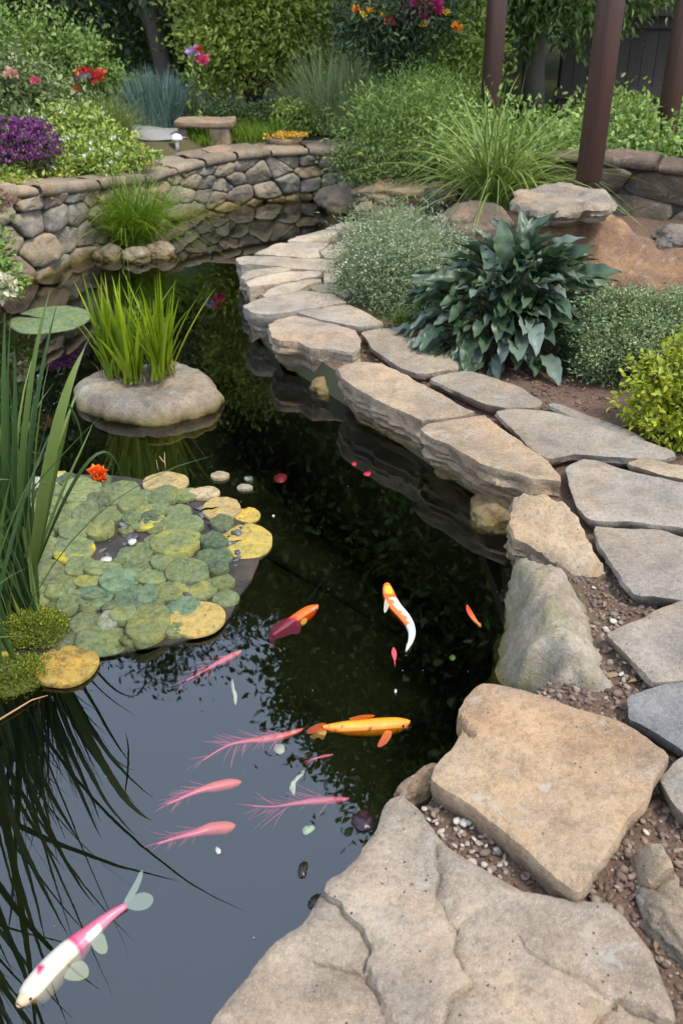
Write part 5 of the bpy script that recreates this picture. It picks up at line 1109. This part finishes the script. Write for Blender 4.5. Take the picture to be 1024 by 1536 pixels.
# tall reeds at the left
q = P(25, 925, .02); root = thing('reed_clump', 'tall dark green reeds with strap leaves rising from the near pad shelf', 'reeds', q); rs = np.random.RandomState(131)
n = 420; az = np.concatenate([rs.uniform(0, 6.28, 220), rs.normal(math.pi, .8, 200)]); bs = np.array([P(x, y, .01)[:] for x, y in zip(rs.uniform(-70, 62, n), rs.uniform(880, 935, n))])
V, F = blades(rs, bs, az, np.abs(rs.normal(.10, .09, n)), rs.uniform(.40, .98, n), rs.uniform(.006, .016, n), np.abs(rs.normal(.08, .09, n)), 9, .10); mesh_obj('leaves', V, F, G_REED, root)
Y0 = 2.3
R1 = [([P(45, 900, 0), PD(62, 760, Y0), PD(85, 600, Y0 + .05), PD(135, 505, Y0 + .1)], .020), ([P(42, 905, 0), PD(70, 700, Y0 - .05), PD(92, 590, Y0 - .05), PD(127, 523, Y0)], .036), ([P(30, 900, 0), PD(38, 720, Y0), PD(48, 600, Y0 + .1), PD(87, 452, Y0 + .15)], .018), ([P(25, 900, 0), PD(30, 700, Y0), PD(40, 560, Y0), PD(76, 433, Y0 + .05)], .02),
      ([P(12, 900, 0), PD(10, 700, Y0), PD(4, 600, Y0), PD(8, 468, Y0)], .022), ([P(18, 905, 0), PD(22, 700, Y0), PD(26, 600, Y0), PD(22, 520, Y0)], .018), ([P(40, 900, 0), PD(55, 740, Y0), PD(95, 640, Y0), PD(122, 575, Y0 + .1)], .013), ([P(50, 880, 0), PD(75, 740, Y0 + .1), PD(100, 640, Y0 + .1), PD(112, 590, Y0 + .1)], .014),
      ([P(48, 880, .0), PD(70, 770, Y0 + .1), PD(118, 690, Y0 + .15), PD(141, 632, Y0 + .2)], .009), ([P(52, 860, .0), PD(95, 740, Y0 + .1), PD(160, 600, Y0 + .2), PD(184, 722, Y0 + .25)], .011), ([PD(90, 588, Y0), PD(110, 612, Y0 + .05), PD(125, 640, Y0 + .1), PD(122, 668, Y0 + .1)], .007)]
rb = ribbon([p for p, w in R1], [w for p, w in R1]); rb.build('strap_leaves', G_REED, root)
n = 90; az = rs.normal(-.75, .5, n); bs = np.stack([rs.uniform(-1.45, -.92, n), rs.uniform(1.45, 2.15, n), np.full(n, .01)], 1)
V, F = blades(rs, bs, az, np.abs(rs.normal(.24, .12, n)), rs.uniform(.65, 1.15, n), rs.uniform(.012, .024, n), np.abs(rs.normal(.14, .1, n)), 10, .10); mesh_obj('leaning_leaves', V, F, G_REED, root)
# blades leaning over the near water; they are what the dark fan in the water mirrors
n = 46; az = rs.normal(-1.75, .55, n); bs = np.array([P(x, y, .01)[:] for x, y in zip(rs.uniform(-200, 25, n), rs.uniform(900, 1010, n))])
V, F = blades(rs, bs, az, np.abs(rs.normal(.20, .12, n)), rs.uniform(.6, 1.1, n), rs.uniform(.014, .024, n), np.abs(rs.normal(.16, .1, n)), 10, .10); mesh_obj('arching_leaves', V, F, G_REED, root)

# ---- koi
def fish_material(name, rough=.35):
    t = NT(name); c = t.n('Attribute', attribute_type='GEOMETRY', attribute_name='skin').outputs['Color']; tc = t.n('TexCoord').outputs['Object']
    vo = t.n('TexVoronoi', {'Vector': tc, 'Scale': 260.}).outputs['Distance']
    c = t.mix(t.math('MULTIPLY', vo, .35), c, t.mix(.6, c, rgb(.5, .45, .42), 'MULTIPLY'))
    return t.end(t.pbr(c, rough, t.bump(vo, .12, .002), .5))
FISH = fish_material('koi_skin')
def fin_material():
    t = NT('koi_fin'); c = t.n('Attribute', attribute_type='GEOMETRY', attribute_name='skin').outputs['Color']
    p = t.pbr(c, .4, None, .4); tr = t.n('BsdfTransparent').outputs[0]; tl = t.n('BsdfTranslucent', {0: c}).outputs[0]
    return t.end(t.n('MixShader', {0: .34, 1: t.n('MixShader', {0: .3, 1: p, 2: tl}).outputs[0], 2: tr}).outputs[0])
FIN = fin_material()
def paint(o, cols):
    a = o.data.color_attributes.new('skin', 'FLOAT_COLOR', 'POINT'); a.data.foreach_set('color', np.array([(*c[:3], 1) for c in cols], np.float32).ravel())
def crv(p, m):
    p = [Vector(q) for q in p]; p = [p[0] * 2 - p[1]] + p + [p[-1] * 2 - p[-2]]; o = []
    for k in range(m):
        s = k / (m - 1) * (len(p) - 3); i = min(int(s), len(p) - 4); t = s - i; a, b, c, d = p[i:i + 4]
        o.append(.5 * ((2 * b) + (c - a) * t + (2 * a - 5 * b + 4 * c - d) * t * t + (3 * b - a - 3 * c + d) * t ** 3))
    return o
KP = ([0, .04, .1, .18, .3, .45, .6, .75, .88, 1], [.16, .42, .66, .86, 1, .98, .82, .56, .34, .2])
def koi(label, spine, hw, z, skin, fins=(), dz=None, prof=KP, M=34, group='koi and goldfish in the pond', eyes=True, tall=1.0, name='koi'):
    c = crv([P(x, y, z + (dz[i] if dz else 0)) for i, (x, y) in enumerate(spine)], M); mid = c[M // 2]
    t_ = (mid - Vector((0, 0, CAMZ))).length * math.cos(abs(math.atan2(-(mid.z - CAMZ), mid.y)) - TH); W = hw / FPX * t_
    root = thing(name, label, 'fish', mid, group); V = []; F = []; col = []; N = 18
    for i, q in enumerate(c):
        s = i / (M - 1); d = (c[min(i + 1, M - 1)] - c[max(0, i - 1)]).normalized(); sd_ = d.cross(Vector((0, 0, 1))).normalized(); w = W * np.interp(s, *prof)
        for j in range(N):
            a = 2 * math.pi * j / N; sx, sz = math.cos(a), math.sin(a)
            v = q + sd_ * (sx * w) + Vector((0, 0, (sz - 1) * w * 1.05 * tall)); V.append(v[:]); col.append(skin(s, sx, sz, v))
    for i in range(M - 1):
        for j in range(N): F.append([i * N + j, i * N + (j + 1) % N, i * N + N + (j + 1) % N, i * N + N + j])
    F += [list(range(N)), [(M - 1) * N + j for j in range(N)][::-1]]
    o = mesh_obj('body', np.array(V), F, FISH, root); paint(o, col)
    for nm, poly, zz, cl in fins:
        pts = [P(x, y, zz) for x, y in poly]; pts = chaikin(pts, 1 if len(poly) > 9 else 2, .22); cc = sum(pts, Vector()) / len(pts); FV = [cc] + pts; FF = [[0, 1 + k, 1 + (k + 1) % len(pts)] for k in range(len(pts))]
        b0 = min(pts, key=lambda p: min((p - q).length for q in c)); cols = []
        mx = max((p - b0).length for p in pts)
        for k, p in enumerate(FV):
            u = (p - b0).length / mx; cols.append(cl(u) if callable(cl) else cl)
        FV = [(p.x, p.y, p.z - .004 * (p - b0).length / mx) for k, p in enumerate(FV)]
        o = mesh_obj(nm, np.array(FV), FF, FIN, root); paint(o, cols)
    if eyes:
        mb = MB(); i = max(1, int(M * .09)); q = c[i]; d = (c[i + 1] - c[i - 1]).normalized(); sd_ = d.cross(Vector((0, 0, 1))).normalized(); w = W * np.interp(i / (M - 1), *prof)
        for sg in (-1, 1):
            e = q + sd_ * sg * w * .86 + Vector((0, 0, -w * .55)); V, F = tube([e + sd_ * sg * k for k in (-.003, -.001, .0015, .0025)], [.001, .0035, .003, .0008], 8); mb.add(V, F)
        mb.build('eyes', plain('fish_eye', (.01, .01, .01), .1, var=0, bump=0), root)
    return root
lerp = lambda a, b, t: tuple(x + (y - x) * min(1, max(0, t)) for x, y in zip(a, b))
OR, DO, WH, PK = (.74, .25, .008), (.58, .11, .006), (.72, .66, .52), (.52, .09, .15)
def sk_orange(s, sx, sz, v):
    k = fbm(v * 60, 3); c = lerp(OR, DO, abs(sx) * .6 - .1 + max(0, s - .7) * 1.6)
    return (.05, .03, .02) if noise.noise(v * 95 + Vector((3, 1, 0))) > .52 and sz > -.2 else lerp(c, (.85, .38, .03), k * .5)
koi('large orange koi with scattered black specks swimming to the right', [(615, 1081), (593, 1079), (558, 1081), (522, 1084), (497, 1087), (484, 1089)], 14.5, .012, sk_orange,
    [('tail_fin', [(490, 1083), (474, 1085), (462, 1091), (459, 1097), (464, 1100), (478, 1097), (490, 1094)], .006, lambda u: lerp(DO, (.35, .06, .03), u)), ('tail_fin', [(488, 1092), (474, 1096), (464, 1104), (470, 1108), (478, 1104), (484, 1110), (490, 1098)], .002, lambda u: lerp((.7, .4, .1), (.4, .2, .05), u)),
     ('pectoral_fin', [(578, 1095), (588, 1096), (587, 1104), (580, 1114), (569, 1120), (565, 1117), (571, 1106)], .004, lambda u: lerp((.75, .2, .03), (.6, .1, .05), u)), ('dorsal_fin', [(565, 1071), (545, 1071), (520, 1076), (530, 1080), (555, 1077)], .016, DO)])
def sk_red(s, sx, sz, v): return lerp((.80, .10, .006), (.13, .010, .02), (s - .42) * 5 + noise.noise(v * 50) * .8)
koi('red orange koi with ragged dark crimson tail', [(477, 907), (462, 911), (442, 924), (424, 938), (408, 952)], 11, .008, sk_red,
    [('tail_fin', [(438, 924), (420, 930), (407, 938), (402, 950), (405, 964), (414, 957), (424, 955), (436, 950), (448, 950), (452, 942), (450, 934)], .004, lambda u: lerp((.16, .012, .02), (.07, .006, .018), u)), ('pectoral_fin', [(452, 928), (462, 926), (458, 936), (450, 938)], .003, (.5, .25, .03)), ('tail_fin', [(410, 950), (404, 960), (407, 970), (416, 971), (411, 966), (414, 956)], .0, (.12, .02, .05))])
def sk_white(s, sx, sz, v):
    if s < .2 - .05 * abs(sx): return (.72, .42, .03) if abs(sx) < .55 and s > .04 else (.78, .11, .01)
    if s < .26 + noise.noise(v * 80) * .02: return (.78, .11, .01)
    if sx > .15 + noise.noise(v * 60) * .2 and s < .62 and s > .24: return (.80, .16, .01) if sx < .8 else (.68, .08, .02)
    return lerp((.70, .68, .60), (.55, .58, .50), s * .7)
koi('white koi with orange head and flank curving towards the far bank', [(580, 874), (584, 888), (592, 903), (608, 922), (617, 940), (616, 957), (609, 975)], 11.5, .012, sk_white,
    [('pectoral_fin', [(577, 896), (584, 902), (583, 910), (577, 919), (575, 914)], .004, (.62, .6, .45)), ('tail_fin', [(617, 950), (618, 962), (611, 976), (607, 976), (610, 962)], .002, (.6, .6, .52))], prof=([0, .08, .2, .35, .5, .65, .8, 1], [.5, .85, 1, 1, .85, .55, .4, .12]))
def sk_pinkwhite(s, sx, sz, v):
    n_ = noise.noise(v * 45)
    if s < .12: return (.50, .36, .22)
    if s > .56 + n_ * .03: return lerp(PK, (.6, .25, .3), sx * .6 + (s > .62) * 0) if not (.62 < s < .74 and sx > .25) else (.68, .62, .55)
    if abs(s - .30 - n_ * .02) < .026 and -.35 + n_ * .3 < sx < .15 + n_ * .4 and sz > 0: return (.55, .02, .10)
    if abs(s - .54) < .02: return (.55, .03, .10)
    return lerp((.54, .50, .41), (.40, .29, .16), max(0, sx - .2) * 1.0 + n_ * .5 + fbm(v * 130, 2) * .25)
koi('white koi with pink tail stalk and clear fins at the lower left', [(27, 1505), (45, 1479), (72, 1447), (102, 1418), (133, 1393), (160, 1372), (188, 1355)], 23, .012, sk_pinkwhite,
    [('tail_fin', [(184, 1356), (192, 1340), (202, 1322), (210, 1305), (215, 1302), (213, 1318), (205, 1338), (194, 1354)], -.001, (.55, .65, .55)), ('tail_fin', [(186, 1356), (200, 1342), (215, 1336), (228, 1340), (231, 1350), (222, 1362), (205, 1366), (190, 1362)], -.002, (.50, .57, .50)),
     ('pectoral_fin', [(94, 1464), (112, 1442), (126, 1440), (134, 1452), (132, 1464), (118, 1470), (102, 1469)], -.001, lambda u: lerp((.72, .72, .62), (.7, .7, .35), u)), ('pelvic_fin', [(138, 1408), (155, 1396), (162, 1418), (160, 1428), (150, 1430), (138, 1420)], -.001, lambda u: lerp((.6, .68, .55), (.7, .7, .4), u))],
    prof=([0, .05, .1, .13, .2, .35, .5, .6, .75, .9, 1], [.2, .4, .5, .75, .95, 1, .95, .72, .48, .3, .22]))
koi('small slim red fish with an orange tail near the mossy boulder', [(700, 907), (705, 917), (712, 928), (719, 937)], 4.5, .006, lambda s, x, z, v: lerp((.7, .05, .01), (.8, .25, .03), s * 1.3 - .4), [('tail_fin', [(715, 932), (721, 934), (722, 940), (716, 938)], .003, (.8, .3, .04))], eyes=False, name='goldfish')
koi('tiny bright pink red fish below the white and orange koi', [(590, 971), (591, 980), (592, 991)], 4.2, .006, lambda s, x, z, v: (.8, .06, .08), [('tail_fin', [(591, 988), (594, 994), (592, 1000), (590, 994)], .002, (.6, .05, .1))], eyes=False, name='goldfish')
# pink koi swimming deeper, with long streaming fins
def streamers(spine, z, n, seed, length, spread, s0=.2):
    rs = np.random.RandomState(seed); c = crv([P(x, y, z) for x, y in spine], 20); pths = []; ws = []
    d0 = (c[-1] - c[0]).normalized(); sdv = Vector((-d0.y, d0.x, 0))
    for k in range(n):
        i = int((s0 + (.98 - s0) * rs.uniform()) * 19); q = c[i]; sg = -1 if rs.uniform() < .62 else 1; L = length * rs.uniform(.4, 1.1)
        e = q + d0 * L * rs.uniform(.45, 1.0) + sdv * sg * L * rs.uniform(.05, spread) * (1 if i < 16 else .5); m_ = q.lerp(e, .5) + d0 * L * .1 + Vector((0, 0, -.004)); e.z -= .012
        pths.append([q, m_, e]); ws.append(rs.uniform(.0014, .0042))
    return ribbon(pths, ws, 6, .05, face=(0, 0, 1))
def pink(label, spine, hw, z, seed, n, L, spread, col=(.85, .14, .12), prof=([0, .06, .2, .4, .55, .75, 1], [.2, .62, 1, .95, .6, .3, .15])):
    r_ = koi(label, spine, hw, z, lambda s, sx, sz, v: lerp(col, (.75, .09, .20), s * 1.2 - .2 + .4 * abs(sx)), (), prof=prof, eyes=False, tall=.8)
    mb = streamers(spine, z - .006, n, seed, L, spread, .5 if seed < 3 else .2); o = mb.build('streaming_fins', FIN, r_); paint(o, [(.75, .10, .22)] * mb.n)
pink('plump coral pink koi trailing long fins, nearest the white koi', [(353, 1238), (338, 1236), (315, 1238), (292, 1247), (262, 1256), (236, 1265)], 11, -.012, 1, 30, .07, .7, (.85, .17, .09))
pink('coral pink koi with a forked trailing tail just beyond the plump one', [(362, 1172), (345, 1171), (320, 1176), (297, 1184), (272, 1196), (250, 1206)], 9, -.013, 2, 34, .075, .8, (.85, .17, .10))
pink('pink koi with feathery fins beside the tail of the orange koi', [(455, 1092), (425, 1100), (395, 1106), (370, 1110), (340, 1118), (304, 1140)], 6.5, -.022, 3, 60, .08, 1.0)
pink('small pink koi with spidery fins below the yellow dead leaf', [(362, 975), (345, 982), (326, 993), (305, 1006), (280, 1020)], 5.5, -.022, 4, 40, .06, .9)
pink('faint pink koi deep in the water near the largest flagstone', [(524, 1197), (500, 1197), (470, 1199), (440, 1204), (412, 1209), (380, 1209)], 6, -.045, 5, 44, .09, .9, (.80, .13, .22))
pink('tiny faint pink fish beyond the white stem', [(500, 1131), (485, 1133), (470, 1138), (462, 1140)], 2.6, -.05, 6, 8, .04, .7, (.7, .1, .25))

# ---- floating bits
def floater(name, label, cat, poly, z, col, rough=.5, th=.002, group='debris floating on the pond'):
    pts = chaikin([P(x, y, z) for x, y in poly], 2, .25); c = sum(pts, Vector()) / len(pts); n = len(pts); V = [(c.x, c.y, c.z + th * 1.6)]; F = []
    for k, p in enumerate(pts): V.append((p.x, p.y, p.z + th * (1 + .6 * math.sin(k * 1.7))))
    for p in pts: V.append((p.x, p.y, p.z - th))
    for k in range(n): F += [[0, 1 + k, 1 + (k + 1) % n], [1 + k, 1 + n + k, 1 + n + (k + 1) % n, 1 + (k + 1) % n]]
    F.append([1 + n + k for k in range(n)][::-1])
    if area2(pts) < 0: F = [f[::-1] for f in F]
    return tag(mesh_obj(name, np.array(V), F, plain(name, col, rough, scale=80)), label, cat, group)
def disc(x, y, a, b, r=0): return [(x + a * math.cos(t) * math.cos(r) - b * math.sin(t) * math.sin(r), y + a * math.cos(t) * math.sin(r) + b * math.sin(t) * math.cos(r)) for t in [k * .785 for k in range(8)]]
floater('fallen_leaf', 'dark purple leaf disc with pale edge by the largest flagstone', 'leaf', disc(545, 1232, 18, 16, .3), .002, (.03, .012, .02), .25)
floater('fallen_leaf', 'dark kidney shaped leaf drifting off the largest flagstone', 'leaf', [(450, 1296), (457, 1292), (463, 1296), (460, 1304), (459, 1314), (452, 1318), (446, 1312), (447, 1303)], .001, (.02, .016, .008), .3)
floater('fallen_leaf', 'dark leaf half under the edge of the largest flagstone', 'leaf', disc(472, 1352, 14, 8, -.8), .001, (.015, .012, .008), .3)
floater('fallen_leaf', 'tiny black curled leaf beside the white stem', 'leaf', [(486, 1170), (491, 1170), (490, 1178), (493, 1184), (487, 1184), (485, 1177)], .001, (.01, .01, .01))
floater('fallen_leaf', 'crimson leaf under the surface beyond the pads', 'leaf', [(410, 714), (424, 709), (432, 716), (425, 725), (412, 724)], -.006, (.25, .02, .03))
floater('fallen_leaf', 'small red leaf in the middle of the dark water', 'leaf', [(543, 712), (550, 707), (558, 709), (553, 715)], .001, (.4, .01, .03))
floater('fallen_leaf', 'tiny red leaf speck in the far dark water', 'leaf', disc(531, 696, 4, 3), .001, (.35, .02, .02))
floater('petal', 'pale green leaf pair sunk below the faint pink koi', 'leaf', [(452, 1244), (462, 1238), (474, 1240), (468, 1248), (456, 1254)], -.012, (.45, .6, .35))
floater('petal', 'thin cream petal below the spidery pink koi', 'petal', [(346, 1020), (350, 1019), (352, 1036), (356, 1040), (355, 1058), (351, 1057), (350, 1042), (347, 1036)], -.01, (.6, .6, .48))
floater('petal', 'curved white stem beside the faint pink koi', 'stem', [(455, 1155), (458, 1158), (450, 1168), (440, 1176), (438, 1184), (443, 1194), (440, 1193), (433, 1184), (436, 1174), (446, 1164)], -.008, (.65, .63, .5))
floater('petal', 'small cream bud beside the feathery pink koi', 'bud', disc(419, 1124, 9, 8), -.008, (.55, .5, .42))
floater('petal', 'scrap of white petal beyond the plump koi', 'petal', [(322, 1272), (328, 1271), (333, 1279), (326, 1283)], .001, (.45, .42, .38))
floater('petal', 'green leaf fragment in the dark water near the mossy boulder', 'leaf', disc(678, 987, 5, 4.5), -.004, (.12, .2, .03))
floater('petal', 'white seed floating under the tiny pink fish', 'seed', disc(593, 1037, 2, 3), .002, (.5, .48, .44))
floater('petal', 'white blossom floating beside the overhanging pads', 'petal', disc(410, 774, 2, 1.4), .002, (.5, .48, .44))
floater('petal', 'white chip lying on the pebbles among the pads', 'chip', [(150, 838), (168, 835), (168, 842), (152, 846)], .026, (.45, .42, .38), th=.004)
floater('petal', 'square white chip on the pebbles right of the yellow patched pad', 'chip', [(190, 812), (203, 808), (206, 813), (196, 819)], .026, (.45, .42, .38), th=.004)

# pollen and specks on the surface film
rs = np.random.RandomState(77); n = 260; X = rs.uniform(-1.4, .5, n); Y = rs.uniform(1.0, 5.2, n)
m = inside(ppoly, X, Y) & ~inside([tuple(P(*q, 0)[:2]) for q in RAFT], X, Y); X = X[m]; Y = Y[m]; n = len(X)
az = rs.uniform(0, 6.28, n); L = .0012 + .004 * rs.uniform(size=n) ** 4
V, F = place(RH, np.stack([X, Y, np.full(n, .0012)], 1), np.stack([np.cos(az), np.sin(az), az * 0], 1), np.tile([0, 0, 1.], (n, 1)), L, L * rs.uniform(.5, 1, n))
V[:, 2] = np.maximum(V[:, 2], .0008); o = mesh_obj('pollen', V, F, leaf_material('pollen', (.30, .29, .22), (.42, .40, .32), (.16, .14, .08), trans=.1)); o['kind'] = 'stuff'

# dry leaf litter in the joints and on the mulch
def litter(name, region, n, seed):
    rs = np.random.RandomState(seed); lo = np.min(region, 0); hi = np.max(region, 0); X = rs.uniform(lo[0], hi[0], n * 3); Y = rs.uniform(lo[1], hi[1], n * 3)
    m = inside(region, X, Y) & ~inside(ppoly, X, Y); X = X[m][:n]; Y = Y[m][:n]; k = len(X)
    pos = np.stack([X, Y, [gzn(a, b) + .012 for a, b in zip(X, Y)]], 1); az = rs.uniform(0, 6.28, k); f = np.stack([np.cos(az), np.sin(az), rs.normal(size=k) * .3], 1)
    L = rs.uniform(.012, .03, k); V, F = place(OVT, pos, f, rs.normal(size=(k, 3)) * .35 + [0, 0, 1], L, L * rs.uniform(.35, .7, k))
    o = mesh_obj(name, V, F, leaf_material('litter', (.16, .10, .05), (.25, .17, .08), (.09, .05, .03), rough=.8, trans=.1)); o['kind'] = 'stuff'
litter('leaf_litter', reg4, 150, 5); litter('leaf_litter', reg, 70, 6)
q = P(-5, 1082, .004); root = thing('dry_reed', 'dry orange reed stalk lying on the water below the moss mat', 'reed', P(20, 1066, 0))
V, F = tube([P(-8, 1084, .006), P(25, 1064, .008), P(48, 1050, .006), P(72, 1043, .002)], [.0028, .0025, .002, .001], 6); mesh_obj('stalk', V, F, plain('dry_reed', (.40, .22, .09), .7), root)
